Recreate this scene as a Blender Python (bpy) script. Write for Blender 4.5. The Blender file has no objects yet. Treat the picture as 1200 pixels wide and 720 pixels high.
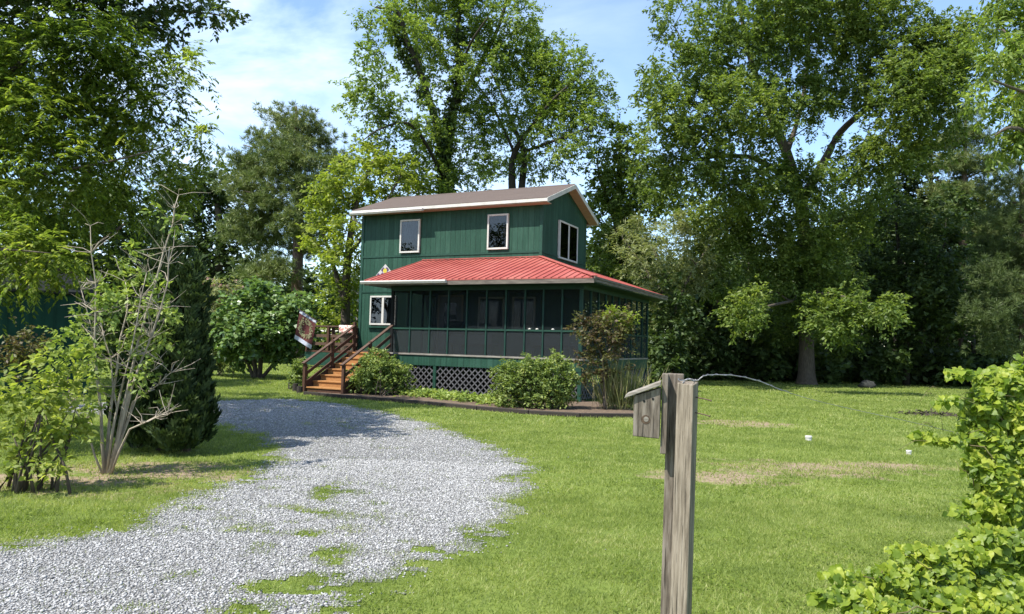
import bpy, math, random
import numpy as np
from mathutils import Vector, Matrix
random.seed(7); RS = np.random.RandomState(7)
S = bpy.context.scene
COL = S.collection
# ------------------------------------------------------------------ camera, sky, sun, exposure
FPX, PITCH, ROLL, EYE = 866.36, .0505, .0271, 1.6
cd = bpy.data.cameras.new('camera'); cam = bpy.data.objects.new('camera', cd); COL.objects.link(cam)
cd.sensor_width = 36; cd.lens = FPX / 1200 * 36; cd.clip_end = 3000; cd.clip_start = .05
cam.matrix_world = Matrix.Translation((0, 0, EYE)) @ Matrix.Rotation(math.pi/2 + PITCH, 4, 'X') @ Matrix.Rotation(ROLL, 4, 'Z')
S.camera = cam
SUN_EL = math.radians(57.6); SUN_H = Vector((-.778, -.628)).normalized()
w = bpy.data.worlds.new('World'); S.world = w; w.use_nodes = True
nt = w.node_tree; nt.nodes.clear()
out = nt.nodes.new('ShaderNodeOutputWorld'); bg = nt.nodes.new('ShaderNodeBackground')
sky = nt.nodes.new('ShaderNodeTexSky'); sky.sky_type = 'NISHITA'; sky.sun_disc = False
sky.sun_elevation = SUN_EL; sky.sun_rotation = math.atan2(SUN_H.x, SUN_H.y)
sky.air_density = 1.0; sky.dust_density = .3; sky.ozone_density = 2.6
tc = nt.nodes.new('ShaderNodeTexCoord'); mp = nt.nodes.new('ShaderNodeMapping')
mp.inputs['Scale'].default_value = (1.6, 1.2, 5.0); mp.inputs['Rotation'].default_value = (0, .35, .4)
nz = nt.nodes.new('ShaderNodeTexNoise'); nz.inputs['Scale'].default_value = 1.7; nz.inputs['Detail'].default_value = 9
nz.inputs['Roughness'].default_value = .56; nz.inputs['Distortion'].default_value = .5
rp = nt.nodes.new('ShaderNodeValToRGB'); rp.color_ramp.elements[0].position = .42; rp.color_ramp.elements[1].position = .68
sep = nt.nodes.new('ShaderNodeSeparateXYZ')
mr = nt.nodes.new('ShaderNodeMapRange'); mr.inputs[1].default_value = .22; mr.inputs[2].default_value = -.36   # clouds lie to the west
mr.inputs[3].default_value = .03; mr.inputs[4].default_value = 1.0
mul = nt.nodes.new('ShaderNodeMath'); mul.operation = 'MULTIPLY'
mix = nt.nodes.new('ShaderNodeMixRGB'); mix.inputs[2].default_value = (4.7, 5.4, 6.3, 1)
L = nt.links.new
L(tc.outputs['Generated'], mp.inputs[0]); L(mp.outputs[0], nz.inputs['Vector']); L(nz.outputs[0], rp.inputs[0])
L(tc.outputs['Generated'], sep.inputs[0]); L(sep.outputs[0], mr.inputs[0]); L(rp.outputs[0], mul.inputs[0]); L(mr.outputs[0], mul.inputs[1])
L(mul.outputs[0], mix.inputs[0]); L(sky.outputs[0], mix.inputs[1]); L(mix.outputs[0], bg.inputs[0]); L(bg.outputs[0], out.inputs[0])
bg.inputs[1].default_value = .148
sd = bpy.data.lights.new('sun', 'SUN'); sun = bpy.data.objects.new('sun', sd); COL.objects.link(sun)
sd.energy = 4.6; sd.angle = math.radians(.5); sd.color = (1, .955, .88)
tosun = Vector((SUN_H.x*math.cos(SUN_EL), SUN_H.y*math.cos(SUN_EL), math.sin(SUN_EL)))
sun.rotation_euler = tosun.to_track_quat('Z', 'Y').to_euler()
S.view_settings.view_transform = 'Standard'; S.view_settings.look = 'None'; S.view_settings.gamma = 1
S.view_settings.exposure = 1.02
S.render.engine = 'CYCLES'
S.cycles.max_bounces = 8; S.cycles.transparent_max_bounces = 12; S.cycles.diffuse_bounces = 4; S.cycles.transmission_bounces = 4
S.cycles.use_denoising = True

# ------------------------------------------------------------------ places: a sight line of the photo to a point in the world
def ray(px, py):
    u, v = px - 600, py - 360; c, s = math.cos(ROLL), math.sin(ROLL); u, v = u*c + v*s, -u*s + v*c
    x, y, z = u/FPX, 1.0, -v/FPX; c, s = math.cos(PITCH), math.sin(PITCH)
    return np.array([x, y*c - z*s, y*s + z*c])
def at(px, py, Y): r = ray(px, py); return np.array([0, 0, EYE]) + r*(Y/r[1])
def gnd(px, py, z=0): r = ray(px, py); return np.array([0, 0, EYE]) + r*((z-EYE)/r[2])

# ------------------------------------------------------------------ materials
def mat(name):
    m = bpy.data.materials.new(name); m.use_nodes = True
    n = m.node_tree.nodes; return m, m.node_tree, n['Principled BSDF'], n['Material Output']
def noise(t, scale, detail=5, vec=None, rough=.6):
    n = t.nodes.new('ShaderNodeTexNoise'); n.inputs['Scale'].default_value = scale; n.inputs['Detail'].default_value = detail
    n.inputs['Roughness'].default_value = rough
    if vec is not None: t.links.new(vec, n.inputs['Vector'])
    return n.outputs[0]
def ramp(t, fac, stops):
    r = t.nodes.new('ShaderNodeValToRGB'); e = r.color_ramp.elements
    while len(e) < len(stops): e.new(.5)
    for k, (p, c) in enumerate(stops): e[k].position = p; e[k].color = (*c, 1) if len(c) == 3 else c
    t.links.new(fac, r.inputs[0]); return r.outputs[0]
def objco(t, scale=(1, 1, 1), rot=(0, 0, 0)):
    a = t.nodes.new('ShaderNodeTexCoord'); m = t.nodes.new('ShaderNodeMapping')
    m.inputs['Scale'].default_value = scale; m.inputs['Rotation'].default_value = rot
    t.links.new(a.outputs['Object'], m.inputs[0]); return m.outputs[0]
def mathn(t, op, a, b=None):
    n = t.nodes.new('ShaderNodeMath'); n.operation = op
    for k, v in enumerate((a, b)):
        if v is None: continue
        if isinstance(v, (int, float)): n.inputs[k].default_value = v
        else: t.links.new(v, n.inputs[k])
    return n.outputs[0]
def mixc(t, fac, a, b, mode='MIX'):
    n = t.nodes.new('ShaderNodeMixRGB'); n.blend_type = mode
    for k, v in enumerate((fac, a, b)):
        if isinstance(v, (int, float)): n.inputs[k].default_value = v
        elif isinstance(v, tuple): n.inputs[k].default_value = (*v, 1)
        else: t.links.new(v, n.inputs[k])
    return n.outputs[0]
def bump(t, b, h, strength, dist):
    n = t.nodes.new('ShaderNodeBump'); n.inputs['Strength'].default_value = strength; n.inputs['Distance'].default_value = dist
    t.links.new(h, n.inputs['Height']); t.links.new(n.outputs[0], b.inputs['Normal'])
def simple(name, c1, c2=None, scale=6, rough=.6, spec=.3, stretch=(1, 1, 1), bmp=0, metal=0):
    m, t, b, o = mat(name); v = objco(t, stretch); f = noise(t, scale, 6, v)
    c2 = c2 or tuple(x*.75 for x in c1)
    t.links.new(ramp(t, f, [(.33, c2), (.66, c1)]), b.inputs['Base Color'])
    b.inputs['Roughness'].default_value = rough; b.inputs['Specular IOR Level'].default_value = spec; b.inputs['Metallic'].default_value = metal
    if bmp: bump(t, b, f, .5, bmp)
    return m
def wood(name, c1, c2, c3, stretch, scale=9, rough=.75, bmp=.003, crack=False):
    m, t, b, o = mat(name); v = objco(t, stretch)
    f = noise(t, scale, 8, v, .65); g = noise(t, 2.2, 4, objco(t))
    c = ramp(t, f, [(.3, c3), (.5, c2), (.68, c1)]); c = mixc(t, mathn(t, 'MULTIPLY', g, .5), c, c3)
    t.links.new(c, b.inputs['Base Color']); b.inputs['Roughness'].default_value = rough; b.inputs['Specular IOR Level'].default_value = .2
    if crack:
        q = noise(t, 14, 3, objco(t, (stretch[0]*.9, stretch[1]*.9, stretch[2]*.28)), .5)
        k = ramp(t, q, [(.60, (0, 0, 0)), (.64, (1, 1, 1))]); st = noise(t, 3, 5, objco(t, (5, 5, .8)), .7)
        c = mixc(t, mathn(t, 'MULTIPLY', k, .75), c, tuple(x*.5 for x in c3)); c = mixc(t, ramp(t, st, [(.5, (0, 0, 0)), (.75, (.65, .65, .65))]), c, tuple(x*.9 for x in c3))
        t.links.new(c, b.inputs['Base Color']); f = mathn(t, 'SUBTRACT', f, k)
    bump(t, b, f, .6, bmp); return m
def leafmat(name, cols, trans=.35, clump=.35, rough=.5, spec=.28, tcol=None, gain=(2.08, 1.80, 2.1)):
    cols = [tuple(a*b_ for a, b_ in zip(q, gain)) for q in cols]
    m, t, b, o = mat(name)
    g = t.nodes.new('ShaderNodeNewGeometry'); n = noise(t, clump, 2, objco(t))
    f = mathn(t, 'ADD', mathn(t, 'MULTIPLY', g.outputs['Random Per Island'], .55), mathn(t, 'MULTIPLY', mathn(t, 'SUBTRACT', n, .28), 1.0))
    k = len(cols); c = ramp(t, f, [(.1 + .8*i/(k-1), cols[i]) for i in range(k)])
    t.links.new(c, b.inputs['Base Color']); b.inputs['Roughness'].default_value = rough; b.inputs['Specular IOR Level'].default_value = spec
    tr = t.nodes.new('ShaderNodeBsdfTranslucent')
    tcx = mixc(t, 1.0, c, tcol or (1.30, 1.35, .65), 'MULTIPLY'); t.links.new(tcx, tr.inputs[0])
    mx = t.nodes.new('ShaderNodeMixShader'); mx.inputs[0].default_value = min(.55, trans*1.15)
    t.links.new(b.outputs[0], mx.inputs[1]); t.links.new(tr.outputs[0], mx.inputs[2]); t.links.new(mx.outputs[0], o.inputs[0])
    return m
M = {}
def siding(name, base, groove_axis):
    m, t, b, o = mat(name); v = objco(t); s = t.nodes.new('ShaderNodeSeparateXYZ'); t.links.new(v, s.inputs[0])
    x = mathn(t, 'FRACT', mathn(t, 'DIVIDE', mathn(t, 'ADD', s.outputs[groove_axis], 50.03), .203))
    g = mathn(t, 'LESS_THAN', x, .07)
    pl = t.nodes.new('ShaderNodeTexWhiteNoise'); pl.noise_dimensions = '1D'
    t.links.new(mathn(t, 'FLOOR', mathn(t, 'DIVIDE', mathn(t, 'ADD', s.outputs[groove_axis], 50.03), .203)), pl.inputs['W'])
    n = noise(t, 5, 8, objco(t, (3, 3, .35)), .7); n2 = noise(t, .8, 4, v)
    f = mathn(t, 'ADD', mathn(t, 'ADD', mathn(t, 'MULTIPLY', n, .75), mathn(t, 'MULTIPLY', n2, .45)), mathn(t, 'MULTIPLY', pl.outputs[0], .22)); f = mathn(t, 'SUBTRACT', f, .12)
    c = ramp(t, f, [(.3, tuple(q*.72 for q in base)), (.55, base), (.85, tuple(min(1, q*1.4+.014) for q in base))])
    c = mixc(t, mathn(t, 'MULTIPLY', g, .55), c, tuple(q*.3 for q in base))
    t.links.new(c, b.inputs['Base Color']); b.inputs['Roughness'].default_value = .62; b.inputs['Specular IOR Level'].default_value = .3
    h = mathn(t, 'SUBTRACT', mathn(t, 'MULTIPLY', n, .25), g); bump(t, b, h, .9, .012); return m
GREEN = (.0088, .047, .0275)
M['siding_x'] = siding('green_siding_front', GREEN, 0); M['siding_y'] = siding('green_siding_gable', GREEN, 1)
M['trim'] = simple('green_trim', (.0100, .054, .033), (.007, .035, .022), 4, .55, .35, (2, 2, 2), .002)
M['darktrim'] = simple('dark_green_trim', (.007, .042, .029), (.004, .024, .018), 4, .6, .3)
M['white'] = simple('white_vinyl', (.54, .52, .475), (.42, .405, .365), 3, .45, .4)
M['soffit'] = simple('soffit_board', (.40, .33, .25), (.30, .24, .18), 4, .7, .2, (1, 6, 1))
M['fascia'] = simple('weathered_fascia', (.17, .145, .12), (.08, .068, .058), 5, .75, .2, (.6, .6, 4))
M['shingle'] = None
m, t, b, o = mat('brown_shingle'); v = objco(t); br = t.nodes.new('ShaderNodeTexBrick'); t.links.new(v, br.inputs['Vector'])
br.inputs['Scale'].default_value = 1; br.inputs['Brick Width'].default_value = .3; br.inputs['Row Height'].default_value = .13; br.inputs['Mortar Size'].default_value = .008
br.inputs['Color1'].default_value = (.092, .070, .060, 1); br.inputs['Color2'].default_value = (.062, .048, .042, 1); br.inputs['Mortar'].default_value = (.05, .035, .03, 1)
nn = noise(t, 60, 4, v); n2 = noise(t, 1.1, 5, v)
c = mixc(t, .5, br.outputs[0], ramp(t, nn, [(.3, (.045, .036, .032)), (.7, (.19, .145, .125))])); c = mixc(t, mathn(t, 'MULTIPLY', n2, .5), c, (.105, .085, .072))
t.links.new(c, b.inputs['Base Color']); b.inputs['Roughness'].default_value = .9; b.inputs['Specular IOR Level'].default_value = .15; bump(t, b, nn, .5, .006); M['shingle'] = m
m, t, b, o = mat('red_metal_roofing'); v = objco(t); n1 = noise(t, 1.3, 6, v); n2 = noise(t, 30, 3, objco(t, (1, .08, 1)))
c = ramp(t, n1, [(.3, (.25, .050, .040)), (.5, (.33, .078, .060)), (.72, (.40, .130, .10))]); c = mixc(t, mathn(t, 'MULTIPLY', n2, .3), c, (.33, .085, .078))
t.links.new(c, b.inputs['Base Color']); b.inputs['Roughness'].default_value = .42; b.inputs['Specular IOR Level'].default_value = .45; M['redroof'] = m
m, t, b, o = mat('window_glass'); gl = t.nodes.new('ShaderNodeBsdfGlossy'); gl.inputs['Roughness'].default_value = .02; gl.inputs[0].default_value = (.62, .64, .66, 1)
tp = t.nodes.new('ShaderNodeBsdfTransparent'); tp.inputs[0].default_value = (.55, .58, .6, 1)
fr = t.nodes.new('ShaderNodeFresnel'); fr.inputs[0].default_value = 1.55; mx = t.nodes.new('ShaderNodeMixShader')
t.links.new(mathn(t, 'ADD', fr.outputs[0], .02), mx.inputs[0]); t.links.new(tp.outputs[0], mx.inputs[1]); t.links.new(gl.outputs[0], mx.inputs[2]); t.links.new(mx.outputs[0], o.inputs[0]); M['glass'] = m
def screen(name, col, opac):
    m, t, b, o = mat(name); tp = t.nodes.new('ShaderNodeBsdfTransparent'); df = t.nodes.new('ShaderNodeBsdfDiffuse'); df.inputs[0].default_value = (*col, 1)
    n = noise(t, 1.7, 5, objco(t)); mx = t.nodes.new('ShaderNodeMixShader')
    t.links.new(mathn(t, 'ADD', mathn(t, 'MULTIPLY', n, .25), opac - .12), mx.inputs[0]); t.links.new(tp.outputs[0], mx.inputs[1]); t.links.new(df.outputs[0], mx.inputs[2]); t.links.new(mx.outputs[0], o.inputs[0]); return m
M['screen'] = screen('insect_screen', (.016, .021, .023), .42); M['screen_low'] = screen('sunlit_insect_screen', (.036, .042, .044), .50)  # lower panels: paler, denser copy of the screen, sunlight put into its colour
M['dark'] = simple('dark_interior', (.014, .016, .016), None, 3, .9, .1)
M['curtain'] = simple('grey_curtain', (.25, .25, .25), (.17, .17, .17), 3, .9, .1)
M['stain'] = wood('brown_stained_wood', (.105, .055, .034), (.075, .038, .024), (.04, .021, .014), (8, 8, 1.2))
M['railtop'] = wood('worn_brown_rail', (.15, .095, .068), (.095, .057, .04), (.05, .03, .021), (6, 1.5, 6))
M['tread'] = wood('orange_stained_tread', (.44, .225, .085), (.34, .165, .058), (.20, .09, .032), (1.0, 9, 9), 6)
M['oldwood'] = wood('weathered_grey_wood', (0.374, 0.321, 0.255), (0.253, 0.210, 0.157), (0.073, 0.059, 0.044), (16, 16, .9), 5, .85, .004, True)
M['oldwood2'] = wood('weathered_dark_wood', (0.302, 0.265, 0.221), (0.185, 0.155, 0.121), (0.045, 0.036, 0.028), (11, 11, 1.1), 5, .85, .004, True)
M['rail_cap'] = simple('weathered_sill', (.27, .25, .215), (.15, .135, .115), 5, .75, .2, (.6, .6, 4))
M['oldend'] = wood('weathered_roof_plank', (0.375, 0.344, 0.300), (0.250, 0.225, 0.188), (.09, .075, .06), (1.5, 12, 12), 5, .85, .003)
M['timber'] = wood('landscape_timber', (.055, .045, .038), (.038, .031, .026), (.018, .015, .013), (1.5, 9, 9))
M['lattice'] = simple('grey_lattice', (.105, .105, .11), (.06, .06, .065), 6, .75, .2)
M['galv'] = simple('galvanised_wire', (.27, .275, .28), (.17, .17, .18), 9, .5, .5, metal=.6)
M['rust'] = simple('rusty_nail', (.12, .08, .06), (.06, .04, .03), 30, .7, .3, metal=.4)
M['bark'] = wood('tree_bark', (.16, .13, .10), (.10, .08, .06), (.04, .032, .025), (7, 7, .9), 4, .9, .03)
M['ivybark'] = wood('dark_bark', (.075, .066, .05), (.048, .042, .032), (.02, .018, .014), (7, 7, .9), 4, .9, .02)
M['pinebark'] = wood('pine_bark', (.20, .14, .105), (.13, .09, .07), (.05, .036, .03), (6, 6, 1.6), 3, .9, .03)
M['palebark'] = wood('pale_smooth_bark', (.50, .44, .35), (.36, .31, .24), (.17, .14, .11), (9, 9, 1.2), 4, .8, .003)
M['pvc'] = simple('white_plastic_pipe', (.58, .57, .53), (.40, .385, .35), 12, .45, .4)
M['shed'] = simple('dark_green_metal', (.009, .044, .028), (.006, .028, .018), 1.5, .7, .15)
M['rock'] = simple('grey_rock', (.045, .046, .042), (.02, .021, .019), 7, .9, .2, bmp=.03)
M['debris'] = simple('dark_debris', (.085, .07, .055), (.03, .026, .02), 14, .95, .1)

# ------------------------------------------------------------------ mesh helpers
def mesh_np(name, V, F, material, parent=None, smooth=False):
    V = np.ascontiguousarray(V, np.float32); F = np.ascontiguousarray(F, np.int32); k = F.shape[1]
    me = bpy.data.meshes.new(name); me.vertices.add(len(V)); me.vertices.foreach_set('co', V.ravel())
    me.loops.add(F.size); me.loops.foreach_set('vertex_index', F.ravel()); me.polygons.add(len(F))
    me.polygons.foreach_set('loop_start', np.arange(0, F.size, k, dtype=np.int32))
    if smooth: me.polygons.foreach_set('use_smooth', np.ones(len(F), bool))
    me.update(calc_edges=True); me.materials.append(material)
    o = bpy.data.objects.new(name, me); COL.objects.link(o)
    if parent: o.parent = parent
    return o
class MB:
    def __init__(s): s.v = []; s.f = []
    def add(s, V, F):
        b = len(s.v); s.v += [tuple(map(float, q)) for q in V]; s.f += [tuple(b+i for i in q) for q in F]; return s
    def box(s, x0, x1, y0, y1, z0, z1):
        return s.add([(x0,y0,z0),(x1,y0,z0),(x1,y1,z0),(x0,y1,z0),(x0,y0,z1),(x1,y0,z1),(x1,y1,z1),(x0,y1,z1)],
                     [(0,3,2,1),(4,5,6,7),(0,1,5,4),(1,2,6,5),(2,3,7,6),(3,0,4,7)])
    def bar(s, a, b, wd, ht, up=(0, 0, 1)):
        a, b = Vector(a), Vector(b); d = (b-a).normalized(); sd_ = d.cross(Vector(up))
        if sd_.length < 1e-4: sd_ = d.cross(Vector((1, 0, 0)))
        sd_.normalize(); u = sd_.cross(d); V = []
        for p in (a, b):
            for i, j in ((-1,-1),(1,-1),(1,1),(-1,1)): V.append(p + sd_*(i*wd/2) + u*(j*ht/2))
        return s.add(V, [(3,2,1,0),(4,5,6,7),(0,1,5,4),(1,2,6,5),(2,3,7,6),(3,0,4,7)])
    def tube(s, P, R, n=6, cap=True):
        P = [Vector(p) for p in P]; rings = []; ref = Vector((.31, .2, .93)) ; k0 = len(s.v); V = []; F = []
        for i, p in enumerate(P):
            d = (P[min(i+1, len(P)-1)] - P[max(i-1, 0)])
            d = d.normalized() if d.length > 1e-9 else Vector((0, 0, 1))
            r = ref if abs(d.dot(ref)) < .95 else Vector((1, 0, 0))
            a = d.cross(r).normalized(); b_ = d.cross(a); rr = R[i] if hasattr(R, '__len__') else R
            V += [p + a*(rr*math.cos(2*math.pi*k/n)) + b_*(rr*math.sin(2*math.pi*k/n)) for k in range(n)]
        for i in range(len(P)-1):
            for k in range(n): F.append((i*n+k, i*n+(k+1) % n, (i+1)*n+(k+1) % n, (i+1)*n+k))
        if cap: F.append(tuple(range(n))); F.append(tuple(reversed(range((len(P)-1)*n, len(P)*n))))
        return s.add(V, F)
    def prism(s, poly, axis, a, b):      # poly in the two other axes, extruded along axis
        n = len(poly); V = []
        for q in (a, b):
            for p in poly: c = list(p); c.insert(axis, q); V.append(c)
        return s.add(V, [tuple(range(n)), tuple(reversed(range(n, 2*n)))] + [(i, (i+1) % n, n+(i+1) % n, n+i)[::-1] for i in range(n)])
    def build(s, name, material, parent=None, smooth=False, bevel=0):
        me = bpy.data.meshes.new(name); me.from_pydata(s.v, [], s.f)
        import bmesh
        bm = bmesh.new(); bm.from_mesh(me); bmesh.ops.recalc_face_normals(bm, faces=bm.faces); bm.to_mesh(me); bm.free()
        if smooth: me.polygons.foreach_set('use_smooth', [True]*len(me.polygons))
        me.materials.append(material); o = bpy.data.objects.new(name, me); COL.objects.link(o)
        if parent: o.parent = parent
        if bevel: md = o.modifiers.new('bevel', 'BEVEL'); md.width = bevel; md.segments = 2; md.limit_method = 'ANGLE'
        return o
def tag(o, label=None, cat=None, group=None, kind=None):
    for k, v in (('label', label), ('category', cat), ('group', group), ('kind', kind)):
        if v: o[k] = v
    return o
def thing(name, label, cat, loc=(0, 0, 0), rz=0, group=None):
    o = bpy.data.objects.new(name, None); COL.objects.link(o); o.location = loc; o.rotation_euler = (0, 0, rz); o.empty_display_size = .2
    return tag(o, label, cat, group)
def nrm(a): return a/np.maximum(np.linalg.norm(a, axis=-1, keepdims=True), 1e-9)
def leafquads(P, D, N, Ln, Wd, fold=.12):
    D = nrm(D); Sd = nrm(np.cross(D, N)); N = np.cross(Sd, D); Ln = Ln[:, None]; Wd = Wd[:, None]
    md = P + D*Ln*.48 + N*Wd*fold
    V = np.stack([P, md + Sd*Wd*.5, P + D*Ln - N*Ln*.05, md - Sd*Wd*.5], 1).reshape(-1, 3)
    return V, np.arange(len(V)).reshape(-1, 4)
def smooth_noise3(P, scale, seed):
    r = np.random.RandomState(seed); out_ = np.zeros(len(P))
    for k in range(4):
        d = nrm(r.normal(size=(1, 3)))[0]; e = nrm(r.normal(size=(1, 3)))[0]
        out_ += np.sin(P@d*scale*(1+.5*k) + r.rand()*6.28)*np.sin(P@e*scale*(1+.4*k) + r.rand()*6.28)
    return out_/2
def hash2(ix, iy, seed):
    h = np.sin(ix*127.1 + iy*311.7 + seed*74.7)*43758.5453; return h - np.floor(h)
def vnoise(x, y, seed=0, octs=3):
    tot = 0; a = .5; s_ = 0
    for k in range(octs):
        ix, iy = np.floor(x), np.floor(y); fx, fy = x-ix, y-iy; fx = fx*fx*(3-2*fx); fy = fy*fy*(3-2*fy)
        v_ = (hash2(ix,iy,seed+k)*(1-fx)+hash2(ix+1,iy,seed+k)*fx)*(1-fy) + (hash2(ix,iy+1,seed+k)*(1-fx)+hash2(ix+1,iy+1,seed+k)*fx)*fy
        tot = tot + v_*a; s_ += a; a *= .5; x = x*2.03; y = y*2.03
    return tot/s_

# ------------------------------------------------------------------ the ground
def inpoly(x, y, poly):
    r = np.zeros(x.shape, bool); n = len(poly)
    for i in range(n):
        x1, y1 = poly[i]; x2, y2 = poly[(i+1) % n]
        c = ((y1 > y) != (y2 > y)) & (x < (x2-x1)*(y-y1)/(y2-y1+1e-12)+x1); r ^= c
    return r
def edgedist(x, y, poly):
    d = np.full(x.shape, 1e9); n = len(poly)
    for i in range(n):
        a = np.array(poly[i]); b = np.array(poly[(i+1) % n]); ab = b-a
        tt = np.clip(((x-a[0])*ab[0]+(y-a[1])*ab[1])/max(ab@ab, 1e-9), 0, 1)
        d = np.minimum(d, np.hypot(x-a[0]-tt*ab[0], y-a[1]-tt*ab[1]))
    return np.where(inpoly(x, y, poly), d, -d)
DRIVE = [(-9.5,17.2),(-7.6,18.2),(-6.97,18.75),(-5.78,19.6),(-4.17,18.47),(-2.75,16.39),(-1.61,14.58),(-.5,12.25),(.06,10.68),(.19,9.48),(.13,7.98),(-.03,6.98),(-.16,6.34),
         (-.34,5.81),(-.56,5.35),(-.67,4.88),(-.75,4.42),(-.8,3.0),(-.9,1.5),(-6,1.5),(-5.5,4.2),(-3.69,5.48),(-3.32,5.93),(-3.12,6.62),(-3.1,7.68),(-2.96,8.53),(-3.01,9.76),(-3.4,10.88),(-4.15,12.24),(-4.97,13.3),(-5.58,13.87),(-9.5,15.2)]
def seg_dist(x, y, pts): 
    d = np.full(x.shape, 1e9)
    for a, b in zip(pts[:-1], pts[1:]):
        a, b = np.array(a), np.array(b); ab = b-a; tt = np.clip(((x-a[0])*ab[0]+(y-a[1])*ab[1])/(ab@ab), 0, 1)
        d = np.minimum(d, np.hypot(x-a[0]-tt*ab[0], y-a[1]-tt*ab[1]))
    return d
def gravel(x, y):                       # > 0 where the gravel lies bare
    g = np.clip(edgedist(x, y, DRIVE)*1.6-.12, -1, .5) + (vnoise(x*1.7, y*1.7, 3)-.5)*.55 + (vnoise(x*6, y*6, 9, 2)-.5)*.35
    strip = np.exp(-(seg_dist(x, y, [(-.95,4.0),(-1.35,5.4),(-1.75,6.6),(-1.9,8.2)])/.5)**2)
    tuft = vnoise(x*3.2, y*5.2, 21, 4)
    g = g - strip*np.clip((tuft-.36)*2.4, 0, .42) - np.clip((tuft-.56)*3.2, 0, .38)
    corner = np.exp(-(np.hypot(x+.85, y-4.9)/.95)**2); return g - corner*(.35+.75*np.clip((tuft-.35)*2, 0, 1))
DIRT = [(4.0,10.25,1.7,.75),(2.7,9.4,.9,.5),(5.4,10.7,1.1,.5),(5.1,16.4,1.2,.8),(-4.9,7.9,1.6,.75),(-4.2,8.75,1.5,.7),(-5.6,7.1,1.0,.6),(9.5,12.5,1.0,.3)]
def dirt(x, y):
    d = np.zeros(x.shape)
    for cx, cy, rx, ry in DIRT: d = np.maximum(d, 1.25 - np.hypot((x-cx)/rx, (y-cy)/ry))
    return d*.75 + (vnoise(x*1.6, y*2.6, 5, 4)-.5)*2.4 - .12
m, t, b, o = mat('lawn_soil'); v = objco(t); n1 = noise(t, .35, 5, v); n2 = noise(t, 14, 5, v); n3 = noise(t, 90, 3, v)
c = ramp(t, mathn(t, 'ADD', mathn(t, 'MULTIPLY', n1, .6), mathn(t, 'MULTIPLY', n2, .4)), [(.30, (.07, .105, .022)), (.5, (.13, .175, .037)), (.70, (.205, .24, .058))])
c = mixc(t, mathn(t, 'MULTIPLY', n3, .6), c, (.065, .09, .015))
sx = t.nodes.new('ShaderNodeSeparateXYZ'); t.links.new(v, sx.inputs[0]); nd = noise(t, 2.4, 6, v); acc = None
for cx, cy, rx, ry in DIRT:
    q = mathn(t, 'SQRT', mathn(t, 'ADD', mathn(t, 'POWER', mathn(t, 'ABSOLUTE', mathn(t, 'DIVIDE', mathn(t, 'SUBTRACT', sx.outputs[0], cx), rx)), 2), mathn(t, 'POWER', mathn(t, 'ABSOLUTE', mathn(t, 'DIVIDE', mathn(t, 'SUBTRACT', sx.outputs[1], cy), ry)), 2)))
    q = mathn(t, 'SUBTRACT', 1.2, q); acc = q if acc is None else mathn(t, 'MAXIMUM', acc, q)
acc = mathn(t, 'ADD', acc, mathn(t, 'MULTIPLY', mathn(t, 'SUBTRACT', nd, .5), 3.0))
fac = ramp(t, acc, [(.15, (0, 0, 0)), (.6, (1, 1, 1))]); c = mixc(t, fac, c, ramp(t, n2, [(.3, (.15, .11, .07)), (.7, (.30, .235, .16))]))
t.links.new(c, b.inputs['Base Color']); b.inputs['Roughness'].default_value = .95; b.inputs['Specular IOR Level'].default_value = .1; bump(t, b, n2, .6, .03); M['soil'] = m
g = MB(); g.add([(-900,-60,0),(900,-60,0),(900,1500,0),(-900,1500,0)], [(0,1,2,3)]); tag(g.build('lawn_ground', M['soil']), kind='structure')
# gravel drive: a sheet of cells with a ragged edge, 4 mm above the lawn
m, t, b, o = mat('gravel_bed'); v = objco(t); vo = t.nodes.new('ShaderNodeTexVoronoi'); vo.inputs['Scale'].default_value = 60; t.links.new(v, vo.inputs['Vector'])
n1 = noise(t, .9, 5, v); sp = t.nodes.new('ShaderNodeSeparateXYZ'); t.links.new(vo.outputs['Color'], sp.inputs[0])
c = ramp(t, sp.outputs[0], [(0, (.11, .11, .113)), (.45, (.20, .202, .207)), (.8, (.29, .292, .30)), (1, (.40, .40, .41))])
c = mixc(t, ramp(t, vo.outputs['Distance'], [(.42, (0, 0, 0)), (.8, (1, 1, 1))]), c, (.12, .115, .105)); c = mixc(t, mathn(t, 'MULTIPLY', n1, .35), c, (.24, .225, .19))
t.links.new(c, b.inputs['Base Color']); b.inputs['Roughness'].default_value = .9; b.inputs['Specular IOR Level'].default_value = .2
bump(t, b, mathn(t, 'SUBTRACT', 1.0, vo.outputs['Distance']), 1.0, .02); M['gravel'] = m
cs = .09; gx, gy = np.meshgrid(np.arange(-9.5, .9, cs), np.arange(1.6, 19.8, cs)); keep = gravel(gx, gy) > -.28
ix = gx[keep]; iy = gy[keep]; h_ = cs/2
V = np.stack([np.stack([ix+a*h_, iy+b_*h_, np.full(ix.shape, .004)], 1) for a, b_ in ((-1,-1),(1,-1),(1,1),(-1,1))], 1).reshape(-1, 3)
tag(mesh_np('gravel_driveway', V, np.arange(len(V)).reshape(-1, 4), M['gravel']), kind='structure')
def scatter(n, y0, y1, spread=.78, margin=.8):
    y = np.sqrt(RS.rand(n)*(y1**2-y0**2)+y0**2); x = (RS.rand(n)*2-1)*(y*spread+margin); return x, y
HX, HY, YAW = .933, 24.497, .4549; CY, SY = math.cos(YAW), math.sin(YAW)
def hw(x, y, z=0): return np.array([HX + x*CY + y*SY, HY - x*SY + y*CY, z])
def hl(x, y): dx, dy = x-HX, y-HY; return dx*CY - dy*SY, dx*SY + dy*CY
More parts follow.
